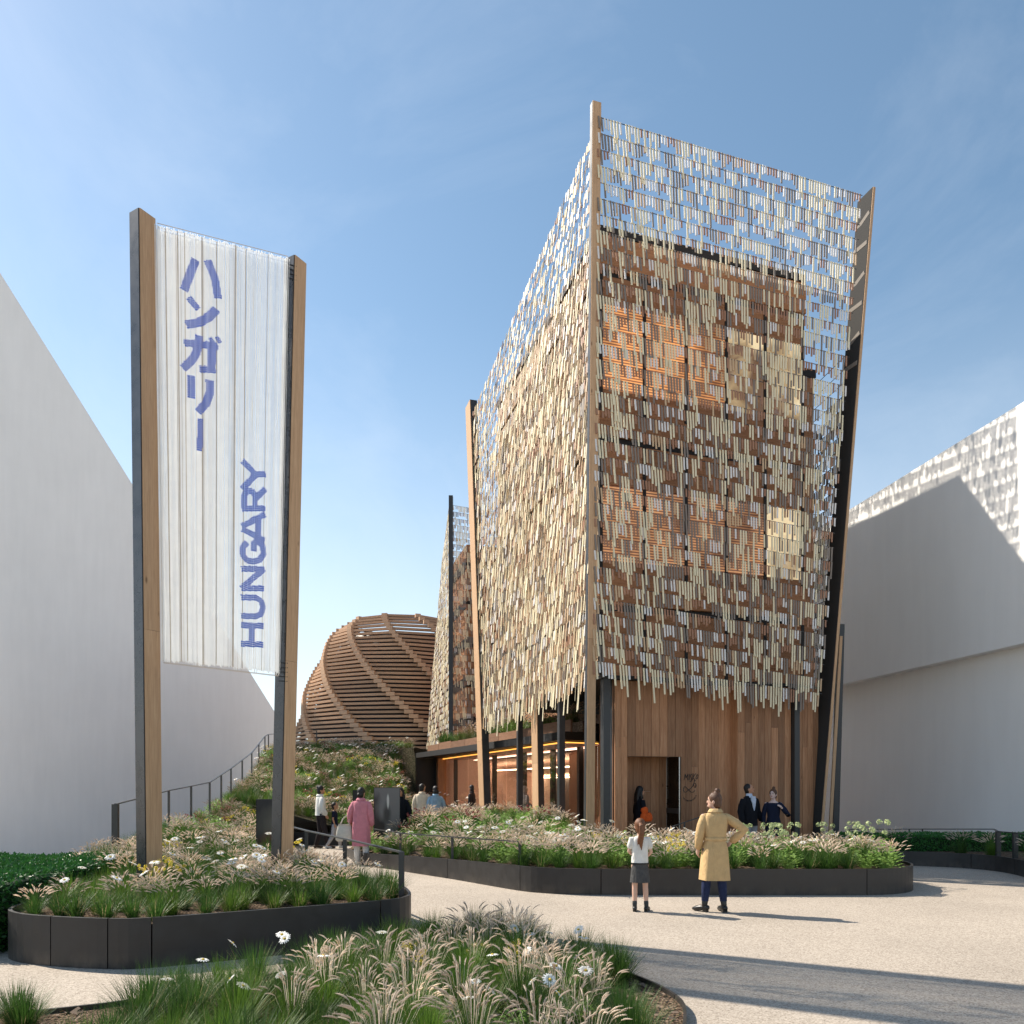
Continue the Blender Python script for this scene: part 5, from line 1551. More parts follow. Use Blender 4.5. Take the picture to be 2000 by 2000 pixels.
for x, y in scatter(10, (1.6, 3.6, 12.3, 15), lambda x, y: inside((x, y), MP_POLY), 0.25, rg):
    tag(put('yarrow', 'yellowflower', (x, y, mp_z(x, y)), rg.uniform(0.9, 1.2), rg.uniform(0, 6)), 'yellow flower tuft in the tower planter', 'flower', 'yellow flowers in the tower planter')

# --- right planter: few clumps and hedge
for x, y in [(8.0, 16.8), (8.35, 16.7), (9.35, 16.0), (9.75, 15.6), (9.95, 14.7), (9.9, 14.2), (9.75, 13.5), (9.6, 12.9), (9.4, 12.2), (9.6, 11.6), (10.2, 13.4), (10.3, 12.4)]:
    tag(put('fountain_grass', 'mid_plume%d' % rg.randrange(4), (x, y, 0.24), rg.uniform(0.95, 1.15), rg.uniform(0, 6)), 'shaded plumed grass clump in front of the right hedge', 'grass', 'grass clumps by the right hedge')
def hedge(label, x0, x1, y0, y1, z0, z1, n, rg, ls=0.05):
    cx, cy = (x0 + x1) / 2, (y0 + y1) / 2
    t = thing('hedge', label, 'hedge', (cx, cy, z0))
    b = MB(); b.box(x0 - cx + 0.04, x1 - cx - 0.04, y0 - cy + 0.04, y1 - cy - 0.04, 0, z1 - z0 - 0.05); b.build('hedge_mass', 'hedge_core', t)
    b = MB()
    aw = (x1 - x0) * (y1 - y0); af = (x1 - x0) * (z1 - z0); as_ = (y1 - y0) * (z1 - z0)
    for _ in range(n):
        f = rg.choices((0, 1, 2, 3), (aw, af, as_, as_))[0]
        if f == 0: p = Vector((rg.uniform(x0, x1), rg.uniform(y0, y1), z1)); nn = Vector((0, 0, 1))
        elif f == 1: p = Vector((rg.uniform(x0, x1), y0, rg.uniform(z0, z1))); nn = Vector((0, -1, 0))
        else: xx = x1 if f == 2 else x0; p = Vector((xx, rg.uniform(y0, y1), rg.uniform(z0, z1))); nn = Vector((1 if f == 2 else -1, 0, 0))
        p -= nn * (0.05 * rg.random() ** 2 - 0.025 * rg.random() + 0.02 * sin(p.x * 5) * cos(p.y * 4 + p.z * 5))
        d = (nn * rg.uniform(0.2, 1.0) + Vector((rg.uniform(-1, 1), rg.uniform(-1, 1), rg.uniform(-1, 1))) * 0.9).normalized()
        s = d.cross(Vector((rg.uniform(-1, 1), rg.uniform(-1, 1), rg.uniform(-1, 1)))).normalized() * ls * 0.3
        c = p - Vector((cx, cy, z0)); l_ = ls * rg.uniform(0.7, 1.2)
        b.add([c, c + d * l_ * 0.5 - s, c + d * l_, c + d * l_ * 0.5 + s], [(0, 1, 2, 3)])
    stuff(b.build('leaves', 'leaf_hedge', t))
hedge('clipped dark green hedge beside the banner planter', -8.4, -5.28, 7.7, 10.8, 0.0, 0.72, 26000, rg, 0.05)
hedge('low clipped hedge in front of the white pavilion on the railing side', 7.2, 12.0, 16.55, 17.15, 0.26, 0.60, 8000, rg, 0.055)

# --- hill planting: counted clumps in front, the rest one mass
def hill_ok(x, y): return interp(y, RY, RXL) + 0.1 < x < hill_xr(y) - 0.15
pts = scatter(1150, (-11, -3, 21.5, 36.8), hill_ok, lambda x, y: 0.26 + (y - 21) * 0.004, rg, 30)
pts2 = scatter(170, (-8.0, -4.5, 15.8, 21.2), lambda x, y: interp(y, RY, RXL) < x < interp(y, PY, PX) - 0.22, 0.30, rg)
pts = [(x, y, hill_z(x, y)) for x, y in pts] + [(x, y, bed_left_z(x, y)) for x, y in pts2]
pts.sort(key=lambda p: p[1])
mass = {}
kinds = []
def choose(x, y):
    v_ = sin(x * 1.3 + y * 0.8) + sin(y * 1.9 - x * 0.6) + rg.uniform(-1.1, 1.1)
    if v_ > 0.5: return 'mid_green%d' % rg.randrange(3)
    if v_ > -0.1: return 'mid_brown%d' % rg.randrange(2)
    if v_ > -0.8: return 'mid_plume%d' % rg.randrange(4)
    return rg.choice(('leafy0', 'leafy1', 'leafy0', 'redflower', 'yellowflower'))
HN = {'mid_g': ('green_grass', 'green grass clump on the hillside', 'green grass clumps on the hillside'),
      'mid_b': ('brown_grass', 'brown-plumed grass clump on the hillside', 'brown-plumed grass clumps on the hillside'),
      'mid_p': ('fountain_grass', 'pale-plumed grass clump on the hillside', 'pale-plumed grass clumps on the hillside'),
      'leafy': ('leafy_plant', 'light green leafy plant on the hillside', 'leafy plants on the hillside'),
      'redfl': ('red_flower', 'dark red flower tuft on the hillside', 'red flowers on the hillside'),
      'yello': ('yarrow', 'yellow flower tuft on the hillside', 'yellow flowers on the hillside')}
import numpy as np
massv = []; massf = []; massm = []; nv = 0
HM = ['straw', 'blade', 'blade_dark', 'blade_olive', 'plume', 'plume_brown', 'leaf_light', 'head_green', 'petal_red', 'petal_yellow', 'petal_white', 'flower_eye']
for i, (x, y, z) in enumerate(pts):
    k = choose(x, y); s = rg.uniform(0.75, 1.1); a = rg.uniform(0, 6.28)
    if i < 420:
        nm, lb_, gr = HN[k[:5]]
        tag(put(nm, k, (x, y, z - 0.02), s, a), lb_, 'grass' if 'grass' in nm else ('plant' if 'leafy' in nm else 'flower'), gr)
    else:
        _, tb, mats = TPL[k]
        V = np.array([tuple(q) for q in tb.v]); c_, s_ = cos(a) * s, sin(a) * s
        massv.append(np.stack([V[:, 0] * c_ - V[:, 1] * s_ + x, V[:, 0] * s_ + V[:, 1] * c_ + y, V[:, 2] * s + z - 0.02], 1))
        massf += [tuple(q + nv for q in f) for f in tb.f]; mi = [HM.index(q) for q in mats]; massm += [mi[q] for q in tb.m]; nv += len(V)
for _ in range(150):
    y = rg.uniform(22, 36); x = rg.uniform(interp(y, RY, RXL), hill_xr(min(y, 34.8)))
    _, tb, mats = TPL['daisy%d' % rg.randrange(4)]; V = np.array([tuple(q) for q in tb.v])
    massv.append(V * 1.15 + np.array([x, y, hill_z(x, y)])); massf += [tuple(q + nv for q in f) for f in tb.f]; mi = [HM.index(q) for q in mats]; massm += [mi[q] for q in tb.m]; nv += len(V)
me = bpy.data.meshes.new('hill_meadow'); me.from_pydata(np.concatenate(massv).tolist(), [], massf)
for q in HM: me.materials.append(M[q])
me.polygons.foreach_set('material_index', massm); me.update()
o = bpy.data.objects.new('hill_meadow', me); col.objects.link(o)
stuff(o, 'meadow of grasses and flowers covering the upper hillside', 'meadow')

# --- roof garden of the glass pavilion
for k in range(46):
    f = rg.uniform(0.06, 0.985); q = E0.lerp(E1, f) + en * rg.uniform(0.72, 1.7)
    kd = rg.choice(('mid_brown0', 'mid_brown1', 'mid_plume0', 'mid_green0', 'leafy0', 'mid_brown0')) if f < 0.86 else 'mid_green1'
    nm = {'mid_b': 'brown_grass', 'mid_p': 'fountain_grass', 'mid_g': 'green_grass', 'leafy': 'leafy_plant'}[kd[:5]]
    lb_ = {'brown_grass': 'brown-plumed grass clump on the pavilion roof edge', 'fountain_grass': 'pale-plumed grass clump on the pavilion roof edge', 'green_grass': 'dark green grass clump on the pavilion roof edge', 'leafy_plant': 'leafy green plant on the pavilion roof edge'}[nm]
    tag(put(nm, kd, (q.x, q.y, 3.36), rg.uniform(1.2, 1.9), rg.uniform(0, 6)), lb_, 'plant' if nm == 'leafy_plant' else 'grass', nm.replace('_', ' ') + ' on the pavilion roof')

# ------------------------------------------------------------------ people
def remesh(b, name, mt, parent, vox=0.010, smooth_it=3):
    me = bpy.data.meshes.new(name); me.from_pydata([tuple(v) for v in b.v], [], b.f); me.update()
    tmp = bpy.data.objects.new('tmp', me); col.objects.link(tmp)
    md = tmp.modifiers.new('r', 'REMESH'); md.mode = 'VOXEL'; md.voxel_size = vox; md.use_smooth_shade = True
    sm = tmp.modifiers.new('s', 'SMOOTH'); sm.iterations = smooth_it; sm.factor = 0.5
    dg = bpy.context.evaluated_depsgraph_get()
    ev = tmp.evaluated_get(dg)
    nm = bpy.data.meshes.new_from_object(ev); nm.name = name
    bpy.data.objects.remove(tmp); bpy.data.meshes.remove(me)
    nm.materials.clear(); nm.materials.append(M[mt])
    nm.polygons.foreach_set('use_smooth', [True] * len(nm.polygons)); nm.update()
    o = bpy.data.objects.new(name, nm); col.objects.link(o); o.parent = parent
    return o

class Person:
    def __init__(s, label, loc, rz, H=1.70, sw=0.165, skin='skin_fair', vox=0.010, head_yaw=0.0, head_pitch=0.0, arms=None, legs=None, child=False, girth=1.0):
        s.t = thing('person', label, 'person', loc, rz)
        k = H / 1.70; s.k = k; s.sw = sw; s.g = girth
        hs = 1.22 if child else 1.0; s.hs = hs
        V = Vector
        s.J = {}
        for sd, sg in (('l', -1), ('r', 1)):
            s.J['sh_' + sd] = V((sg * sw, 0, 1.362)); s.J['el_' + sd] = V((sg * (sw + 0.045), -0.02, 1.10)); s.J['wr_' + sd] = V((sg * (sw + 0.05), 0.045, 0.865))
            s.J['hip_' + sd] = V((sg * 0.085, 0, 0.90)); s.J['kn_' + sd] = V((sg * 0.095, 0.012, 0.48)); s.J['an_' + sd] = V((sg * 0.10, -0.02, 0.085)); s.J['toe_' + sd] = V((sg * 0.125, 0.15, 0.03))
        for d in (arms, legs):
            if d:
                for q, v in d.items(): s.J[q] = V(v)
        J = s.J
        b = MB()
        g = girth
        b.loft([(0.80, 0, 0, 0.05, 0.05), (0.84, 0, 0, 0.145 * g, 0.10 * g), (0.92, 0, -0.01, 0.165 * g, 0.112 * g), (1.02, 0, 0, 0.138 * g, 0.098 * g), (1.10, 0, 0, 0.125 * g, 0.092 * g), (1.22, 0, 0.005, 0.142 * g, 0.105 * g), (1.32, 0, 0, sw * 0.96, 0.10 * g), (1.39, 0, -0.01, sw * 0.72, 0.075), (1.43, 0, -0.008, 0.06, 0.055)], 20, cap=True)
        for sd, sg in (('l', -1), ('r', 1)):
            sh, el, wr = J['sh_' + sd], J['el_' + sd], J['wr_' + sd]
            b.tube([sh, sh.lerp(el, 0.5), el, el.lerp(wr, 0.35), wr], [0.041, 0.041, 0.036, 0.036, 0.025], 10)
            hip, kn, an, toe = (J[q + sd] for q in ('hip_', 'kn_', 'an_', 'toe_'))
            b.tube([hip, hip.lerp(kn, 0.4), kn, kn.lerp(an, 0.3), an], [0.088 * g, 0.075 * g, 0.052, 0.053, 0.034], 12)
            b.tube([an, an.lerp(toe, 0.5) - V((0, 0, 0.012)), toe], [0.035, 0.033, 0.024], 8)
            # hand: palm, four fingers, thumb
            d = (wr - el).normalized(); lat = d.cross(V((sg, 0.15, 0))).normalized()
            if lat.length < 0.1: lat = V((0, 1, 0))
            pn = lat.cross(d).normalized() * (-sg)      # towards the body: palm side
            if pn.dot(V((-sg, 0, 0))) < 0: pn = -pn
            pc = wr + d * 0.085
            b.tube([wr, wr + d * 0.05, pc], [0.024, 0.028, 0.026], 8)
            for q, (o_, l_) in enumerate(((-0.026, 0.062), (-0.009, 0.072), (0.009, 0.068), (0.026, 0.052))):
                p0 = wr + d * 0.075 + lat * o_; p1 = p0 + d * l_ * 0.55 + pn * 0.006; p2 = p1 + d * l_ * 0.42 + pn * 0.022
                b.tube([p0, p1, p2], [0.0095, 0.0088, 0.0075], 6)
            f0 = wr + d * 0.03 + lat * 0.022; b.tube([f0, f0 + lat * 0.022 + d * 0.03 + pn * 0.01, f0 + lat * 0.026 + d * 0.062 + pn * 0.02], [0.012, 0.0105, 0.008], 6)
        # head
        hc = V((0, 0.012, 1.475 + 0.105 * hs)); s.hc = hc
        rot = Matrix.Rotation(head_yaw, 3, 'Z') @ Matrix.Rotation(head_pitch, 3, 'X'); s.rot = rot
        piv = V((0, -0.005, 1.46))
        def hp(x, y, z): return piv + rot @ (V((x, y, z)) * hs + (hc - piv))
        s.hp = hp
        b.tube([V((0, -0.012, 1.38)), V((0, -0.005, 1.45)), hp(0, -0.01, -0.05)], [0.056, 0.049, 0.05], 12)
        b.ell(hp(0, -0.005, 0.012), (0.074 * hs, 0.094 * hs, 0.105 * hs), 18, 12, rot=rot)
        b.ell(hp(0, 0.025, -0.052), (0.052 * hs, 0.060 * hs, 0.058 * hs), 14, 10, rot=rot)
        b.tube([hp(0, 0.084, 0.018), hp(0, 0.098, -0.020)], [0.010 * hs, 0.013 * hs], 8)
        b.ell(hp(0, 0.078, -0.075), (0.022 * hs, 0.018 * hs, 0.016 * hs), 8, 6)
        for sg in (-1, 1): b.ell(hp(sg * 0.076, -0.012, -0.008), (0.012 * hs, 0.020 * hs, 0.032 * hs), 8, 6, rot=rot)
        for i, v in enumerate(b.v): b.v[i] = V(v) * k
        s.body = remesh(b, 'body', skin, s.t, vox)
        for sg in (-1, 1):
            e = MB(); e.ell(hp(sg * 0.031, 0.082, 0.016), (0.013 * hs, 0.010 * hs, 0.0075 * hs), 8, 6, rot=rot); s.part(e, 'eye', 'eye_dark')
            e = MB(); e.tube([hp(sg * 0.016, 0.090, 0.036), hp(sg * 0.046, 0.079, 0.036)], [0.004, 0.003], 5); s.part(e, 'eyebrow', 'hair_black')
        e = MB(); e.ell(hp(0, 0.086, -0.048), (0.022 * hs, 0.009 * hs, 0.008 * hs), 8, 6, rot=rot); s.part(e, 'mouth', 'lip')
    def part(s, b, name, mt, smooth=True):
        for i, v in enumerate(b.v): b.v[i] = Vector(v) * s.k
        return b.build(name, mt, s.t, smooth=smooth)
    def hair(s, mt, style, extra=None):
        b = MB(); hs = s.hs; hp = s.hp
        if style == 'short':
            b.ell(hp(0, -0.026, 0.030), (0.083 * hs, 0.090 * hs, 0.098 * hs), 18, 12, rot=s.rot)
            b.ell(hp(0, -0.045, -0.02), (0.074 * hs, 0.062 * hs, 0.085 * hs), 14, 10, rot=s.rot)
        else:
            b.ell(hp(0, -0.018, 0.032), (0.087 * hs, 0.096 * hs, 0.104 * hs), 18, 12, rot=s.rot)
            b.ell(hp(0, -0.045, -0.03), (0.078 * hs, 0.066 * hs, 0.09 * hs), 14, 10, rot=s.rot)
        if style == 'topbun': b.ell(hp(0, -0.045, 0.150), (0.040 * hs, 0.040 * hs, 0.040 * hs), 12, 8); b.ell(hp(0.012, -0.06, 0.142), (0.03, 0.03, 0.028), 10, 7)
        if style == 'bun': b.ell(hp(0, -0.085, 0.085), (0.045, 0.042, 0.042), 12, 8)
        if style == 'lowbun': b.ell(hp(0, -0.105, -0.045), (0.042, 0.038, 0.045), 12, 8)
        if style == 'ponytail':
            b.tube([hp(0, -0.10, 0.05), hp(0.0, -0.155, 0.02), hp(0.004, -0.16, -0.10), hp(-0.006, -0.135, -0.24), hp(0.008, -0.125, -0.36)], [0.026, 0.040, 0.046, 0.036, 0.008], 12, squash=(1.25, 0.75, 1))
            b.tube([hp(-0.02, -0.15, -0.08), hp(-0.045, -0.135, -0.2), hp(-0.055, -0.125, -0.29)], [0.02, 0.022, 0.006], 8)
        if style == 'long':
            b.tube([hp(0, -0.05, 0.06), hp(0, -0.085, -0.06), hp(0, -0.10, -0.22), hp(0, -0.095, -0.38)], [0.07, 0.085, 0.085, 0.045], 14, squash=(1.2, 0.6, 1))
            for sg in (-1, 1): b.tube([hp(sg * 0.07, 0.0, 0.03), hp(sg * 0.088, -0.01, -0.1), hp(sg * 0.10, 0.0, -0.25)], [0.025, 0.035, 0.02], 8)
        if style == 'bob':
            b.ell(hp(0, -0.035, -0.045), (0.095, 0.085, 0.105), 16, 10, rot=s.rot)
        for i, v in enumerate(b.v): b.v[i] = Vector(v) * s.k
        return remesh(b, 'hair', mt, s.t, 0.010, 2)
    def sleeves(s, b, infl=0.02, short=False, cuff=0.02, wide=1.0):
        for sd, sg in (('l', -1), ('r', 1)):
            sh, el, wr = s.J['sh_' + sd], s.J['el_' + sd], s.J['wr_' + sd]
            sh0 = sh + Vector((-sg * 0.045, 0, 0.0))
            if short:
                e = sh.lerp(el, 0.55)
                b.tube([sh0, sh, sh.lerp(e, 0.6), e], [0.05, 0.050 + infl, 0.048 + infl * 1.2, 0.050 + infl * 1.3], 14, caps=True, rings=2)
            else:
                e = el.lerp(wr, 1 - cuff / 0.25)
                b.tube([sh0, sh - Vector((sg * 0.014, 0, 0.014)), sh.lerp(el, 0.5), el + (el - sh).normalized() * 0.005, el.lerp(e, 0.5), e], [0.05, (0.053 + infl * 0.45) * wide, (0.047 + infl) * wide, (0.044 + infl) * wide, (0.040 + infl) * wide, (0.034 + infl) * wide], 14, rings=1)
    def coat(s, name, mt, hem, hw, hd, waist=(0.15, 0.115), infl=0.02, fold=0.05, belt=None, wide=1.0, collar=True, ph=0.0, vox=0.010):
        b = MB(); sw = s.sw; g = s.g
        z1 = hem
        rl = [(1.445, 0, -0.012, 0.066, 0.064), (1.422, 0, -0.012, sw * 0.52, 0.080), (1.395, 0, -0.010, sw * 0.80, 0.096), (1.355, 0, -0.006, sw * 1.02, 0.112), (1.29, 0, 0, sw * 1.07, 0.122), (1.20, 0, 0, sw * 1.03 , 0.126), (1.06, 0, 0, waist[0] * 1.02, waist[1] * 1.02), (1.02, 0, 0, waist[0], waist[1]), (0.93, 0, -0.005, lerp(waist[0], hw, 0.45), lerp(waist[1], hd, 0.45))]
        n = 6
        z0 = 0.93
        for q in range(1, n + 1):
            f = q / n; rl.append((lerp(z0, z1, f), 0, -0.005, lerp(lerp(waist[0], hw, 0.45), hw, f ** 0.8), lerp(lerp(waist[1], hd, 0.45), hd, f ** 0.8)))
        rl = [r_ for r_ in rl if r_[0] >= hem - 1e-6]
        b.loft(rl, 40, fold=fold, nf=5, ph=ph, pw=2.25)
        s.sleeves(b, infl, wide=wide)
        o = s.part(b, name, mt)
        if collar:
            c = MB(); c.loft([(1.40, 0, -0.012, 0.105, 0.09), (1.43, 0, -0.014, 0.088, 0.082), (1.475, 0, -0.018, 0.072, 0.072), (1.47, 0, -0.018, 0.082, 0.082), (1.425, 0, -0.018, 0.112, 0.10)], 24); s.part(c, 'collar', mt)
        if belt:
            c = MB(); c.loft([(1.065, 0, 0, waist[0] + 0.012, waist[1] + 0.012), (1.06, 0, 0, waist[0] + 0.016, waist[1] + 0.016), (1.025, 0, 0, waist[0] + 0.016, waist[1] + 0.016), (1.02, 0, 0, waist[0] + 0.010, waist[1] + 0.010)], 40, pw=2.25); s.part(c, 'belt', mt)
        return o
    def trousers(s, mt, infl=0.016, ankle=0.10, top=1.0):
        b = MB(); g = s.g
        b.loft([(top, 0, 0, 0.140 * g + 0.006, 0.104 * g), (0.94, 0, -0.008, 0.170 * g, 0.118 * g), (0.84, 0, -0.005, 0.168 * g, 0.118 * g), (0.78, 0, 0, 0.10, 0.09)], 24, pw=2.2)
        for sd in 'lr':
            hip, kn, an = s.J['hip_' + sd], s.J['kn_' + sd], s.J['an_' + sd]
            e = kn.lerp(an, 1 - (ankle - 0.085) / 0.4)
            b.tube([hip, hip.lerp(kn, 0.4), kn, kn.lerp(e, 0.35), e], [0.088 * g + infl * 0.7, 0.076 * g + infl, 0.052 + infl, 0.053 + infl, 0.037 + infl], 16, rings=1)
        return s.part(b, 'trousers', mt)
    def skirt(s, name, mt, z0, z1, w0, d0, w1, d1, fold=0.03):
        b = MB(); b.loft([(lerp(z0, z1, f), 0, -0.004, lerp(w0, w1, f), lerp(d0, d1, f)) for f in (0, 0.15, 0.35, 0.6, 0.8, 1.0)], 36, fold=fold, nf=6, pw=2.2)
        return s.part(b, name, mt)
    def shoes(s, mt, boot=0.0, heel=0.012):
        for sd, sg in (('l', -1), ('r', 1)):
            an, toe = s.J['an_' + sd], s.J['toe_' + sd]
            d = Vector((toe.x - an.x, toe.y - an.y, 0)).normalized()
            gz = toe.z - 0.03
            b = MB()
            a = Vector((an.x, an.y, gz))
            b.tube([a - d * 0.035 + Vector((0, 0, 0.045 + heel)), a + d * 0.06 + Vector((0, 0, 0.045 + heel * 0.5)), a + d * 0.13 + Vector((0, 0, 0.036)), a + d * 0.175 + Vector((0, 0, 0.030))], [0.042, 0.042, 0.041, 0.026], 12)
            b.tube([Vector((an.x, an.y, an.z - 0.02)), Vector((an.x, an.y, an.z + 0.02)) , an + (s.J['kn_' + sd] - an).normalized() * (0.03 + boot)], [0.042, 0.041, 0.046], 12)
            b.v = [Vector((v[0], v[1], max(v[2], gz + 0.004))) for v in map(Vector, b.v)]
            sole = MB()
            s.part(b, 'boot' if boot > 0.02 else 'shoe', mt)
            c = MB(); p = a - d * 0.045; q = Vector((-d.y, d.x, 0)) * 0.034
            c.hexa([p - q + d * 0.0, p + q, p + q + d * 0.06, p - q + d * 0.06], [x + Vector((0, 0, 0.03 + heel)) for x in (p - q, p + q, p + q + d * 0.06, p - q + d * 0.06)]); s.part(c, 'heel', mt, False)

# woman in the tan belted coat, back to us, hand on hip
p = Person('woman in a belted tan coat and dark jeans standing with one hand on her hip', (2.745, 10.38, 0), 0, 1.61, 0.168, 'skin_fair', 0.008, head_yaw=radians(62),
           arms={'el_r': (0.40, -0.06, 1.17), 'wr_r': (0.245, 0.03, 1.00), 'el_l': (-0.225, -0.02, 1.10), 'wr_l': (-0.225, 0.06, 0.90)},
           legs={'an_l': (-0.15, 0.0, 0.085), 'toe_l': (-0.25, 0.10, 0.03), 'kn_l': (-0.12, 0.01, 0.48), 'an_r': (0.115, -0.04, 0.085), 'toe_r': (0.09, 0.12, 0.03)})
p.hair('hair_brown', 'topbun'); p.coat('coat', 'cloth_tan', 0.46, 0.215, 0.165, waist=(0.145, 0.118), fold=0.06, belt=True)
p.trousers('cloth_jeans', 0.012, 0.16); p.shoes('leather_black', 0.05, 0.02)
# girl
p = Person('girl with a long ponytail in a white tee and dark denim skirt', (1.735, 10.42, 0), 0, 1.22, 0.150, 'skin_fair', 0.008, child=True, girth=0.92,
           arms={'el_l': (-0.20, 0.03, 1.13), 'wr_l': (-0.12, 0.17, 1.06), 'el_r': (0.215, 0.02, 1.12), 'wr_r': (0.16, 0.15, 1.02)},
           legs={'an_l': (-0.10, -0.02, 0.085), 'toe_l': (-0.07, 0.13, 0.03), 'an_r': (0.12, -0.02, 0.085), 'toe_r': (0.18, 0.11, 0.03), 'kn_r': (0.105, 0.012, 0.48)})
p.hair('hair_auburn', 'ponytail')
b = MB(); b.loft([(1.42, 0, -0.01, 0.075, 0.07), (1.395, 0, -0.01, 0.12, 0.09), (1.34, 0, 0, 0.158, 0.11), (1.22, 0, 0, 0.157, 0.118), (1.08, 0, 0, 0.152, 0.115), (0.95, 0, 0, 0.158, 0.12), (0.90, 0, 0, 0.160, 0.122)], 32, fold=0.03, pw=2.2); p.sleeves(b, 0.012, short=True); p.part(b, 'tee_shirt', 'cloth_white')
p.skirt('skirt', 'cloth_charcoal', 0.915, 0.555, 0.150, 0.116, 0.192, 0.150, 0.02)
b = MB(); b.loft([(0.925, 0, 0, 0.166, 0.128), (0.89, 0, 0, 0.166, 0.128)], 32, pw=2.2); p.part(b, 'belt', 'leather_black')
for sd in 'lr':
    b = MB(); b.tube([p.J['an_' + sd], p.J['an_' + sd].lerp(p.J['kn_' + sd], 0.28)], [0.042, 0.044], 12); p.part(b, 'sock', 'cloth_charcoal')
p.shoes('leather_black', 0.05, 0.018)
# woman in pink coat
p = Person('woman seen from behind in a long pink coat and white trousers', (-3.20, 16.3, 0), radians(-6), 1.64, 0.172, 'skin_warm', 0.010, head_yaw=radians(-18),
           arms={'el_l': (-0.245, -0.01, 1.12), 'wr_l': (-0.27, 0.06, 0.93)}, legs={'an_l': (-0.10, 0.03, 0.085), 'toe_l': (-0.12, 0.2, 0.03), 'an_r': (0.13, -0.05, 0.085), 'toe_r': (0.16, 0.11, 0.03)})
p.hair('hair_black', 'lowbun'); p.coat('coat', 'cloth_pink', 0.42, 0.205, 0.16, waist=(0.185, 0.14), infl=0.027, fold=0.04)
p.trousers('cloth_trouserwhite', 0.02, 0.11); p.shoes('cloth_white', 0.0)
t = thing('tote_bag', 'large cream tote bag hanging beside the pink coat', 'bag', (-3.56, 16.33, 0.5))
b = MB(); b.loft([(0.36, 0, 0, 0.13, 0.035), (0.30, 0, 0, 0.15, 0.06), (0.15, 0, 0, 0.185, 0.08), (0.03, 0, 0, 0.19, 0.085), (0.0, 0, 0, 0.16, 0.07)], 28, pw=2.8, cap=True, fold=0.02); b.build('bag_body', 'bag_canvas', t, smooth=True)
for yy in (-0.03, 0.03):
    b = MB(); b.tube([(-0.09, yy, 0.35), (-0.03, yy, 0.48), (0.05, yy, 0.545), (0.10, yy, 0.48), (0.10, yy, 0.35)], [0.009] * 5, 6); b.build('strap', 'bag_canvas', t, smooth=True)
# woman in white jumper, looking to the right
p = Person('woman in a white jumper and dark trousers looking towards the boards', (-5.06, 20.3, 0), radians(-62), 1.66, 0.165, 'skin_warm', 0.011, head_yaw=radians(-10),
           arms={'el_r': (0.215, -0.03, 1.12), 'wr_r': (0.19, 0.10, 0.92), 'el_l': (-0.215, 0.0, 1.12), 'wr_l': (-0.18, 0.12, 0.93)},
           legs={'kn_r': (0.10, 0.10, 0.49), 'an_r': (0.10, 0.18, 0.085), 'toe_r': (0.13, 0.34, 0.03), 'an_l': (-0.10, -0.10, 0.085), 'toe_l': (-0.12, 0.07, 0.03)})
p.hair('hair_black', 'bun'); p.coat('jumper', 'cloth_white', 0.90, 0.172, 0.14, waist=(0.165, 0.135), infl=0.03, fold=0.04); p.trousers('cloth_brownblack', 0.016, 0.10); p.shoes('leather_brown', 0.03)
# boy
p = Person('small boy in a navy tee walking beside the woman in the white jumper', (-4.70, 20.35, 0), radians(-82), 1.19, 0.145, 'skin_warm', 0.011, child=True, girth=0.9,
           arms={'el_r': (0.19, -0.05, 1.12), 'wr_r': (0.20, 0.02, 0.92)}, legs={'kn_l': (-0.09, 0.16, 0.50), 'an_l': (-0.09, 0.20, 0.085), 'toe_l': (-0.10, 0.36, 0.03), 'kn_r': (0.09, -0.06, 0.48), 'an_r': (0.09, -0.28, 0.12), 'toe_r': (0.09, -0.13, 0.04)})
p.hair('hair_black', 'short')
b = MB(); b.loft([(1.42, 0, -0.01, 0.075, 0.07), (1.39, 0, -0.01, 0.12, 0.09), (1.33, 0, 0, 0.155, 0.108), (1.2, 0, 0, 0.155, 0.115), (1.0, 0, 0, 0.155, 0.115), (0.84, 0, 0, 0.16, 0.12)], 28, fold=0.03, pw=2.2); p.sleeves(b, 0.012, short=True); p.part(b, 'tee_shirt', 'cloth_navy')
p.trousers('cloth_lightgrey', 0.022, 0.12, top=0.9); p.shoes('cloth_white', 0.0)
# couple in front of the pavilion portal
p = Person('man in a cream pullover seen from behind beside the woman in denim', (-2.57, 22.0, 0.0), radians(-8), 1.71, 0.185, 'skin_warm', 0.011, head_yaw=radians(-28))
p.hair('hair_black', 'short'); p.coat('pullover', 'cloth_cream', 0.98, 0.175, 0.14, waist=(0.172, 0.135), infl=0.026, fold=0.03)
b = MB(); b.loft([(1.0, 0, 0, 0.165, 0.13), (0.93, 0, 0, 0.172, 0.132), (0.885, 0, 0, 0.172, 0.132)], 28, pw=2.2); p.part(b, 'shirt_tail', 'cloth_white'); p.trousers('cloth_black', 0.02); p.shoes('leather_black')
p = Person('woman in a long pale denim coat seen from behind beside the man in cream', (-2.18, 21.9, 0.0), radians(10), 1.64, 0.170, 'skin_warm', 0.011, head_yaw=radians(25),
           arms={'el_r': (0.25, 0.03, 1.13), 'wr_r': (0.16, 0.2, 1.05)})
p.hair('hair_black', 'bob'); p.coat('denim_coat', 'cloth_denim', 0.45, 0.20, 0.155, waist=(0.18, 0.14), infl=0.024, fold=0.04); p.trousers('cloth_jeans'); p.shoes('leather_black')
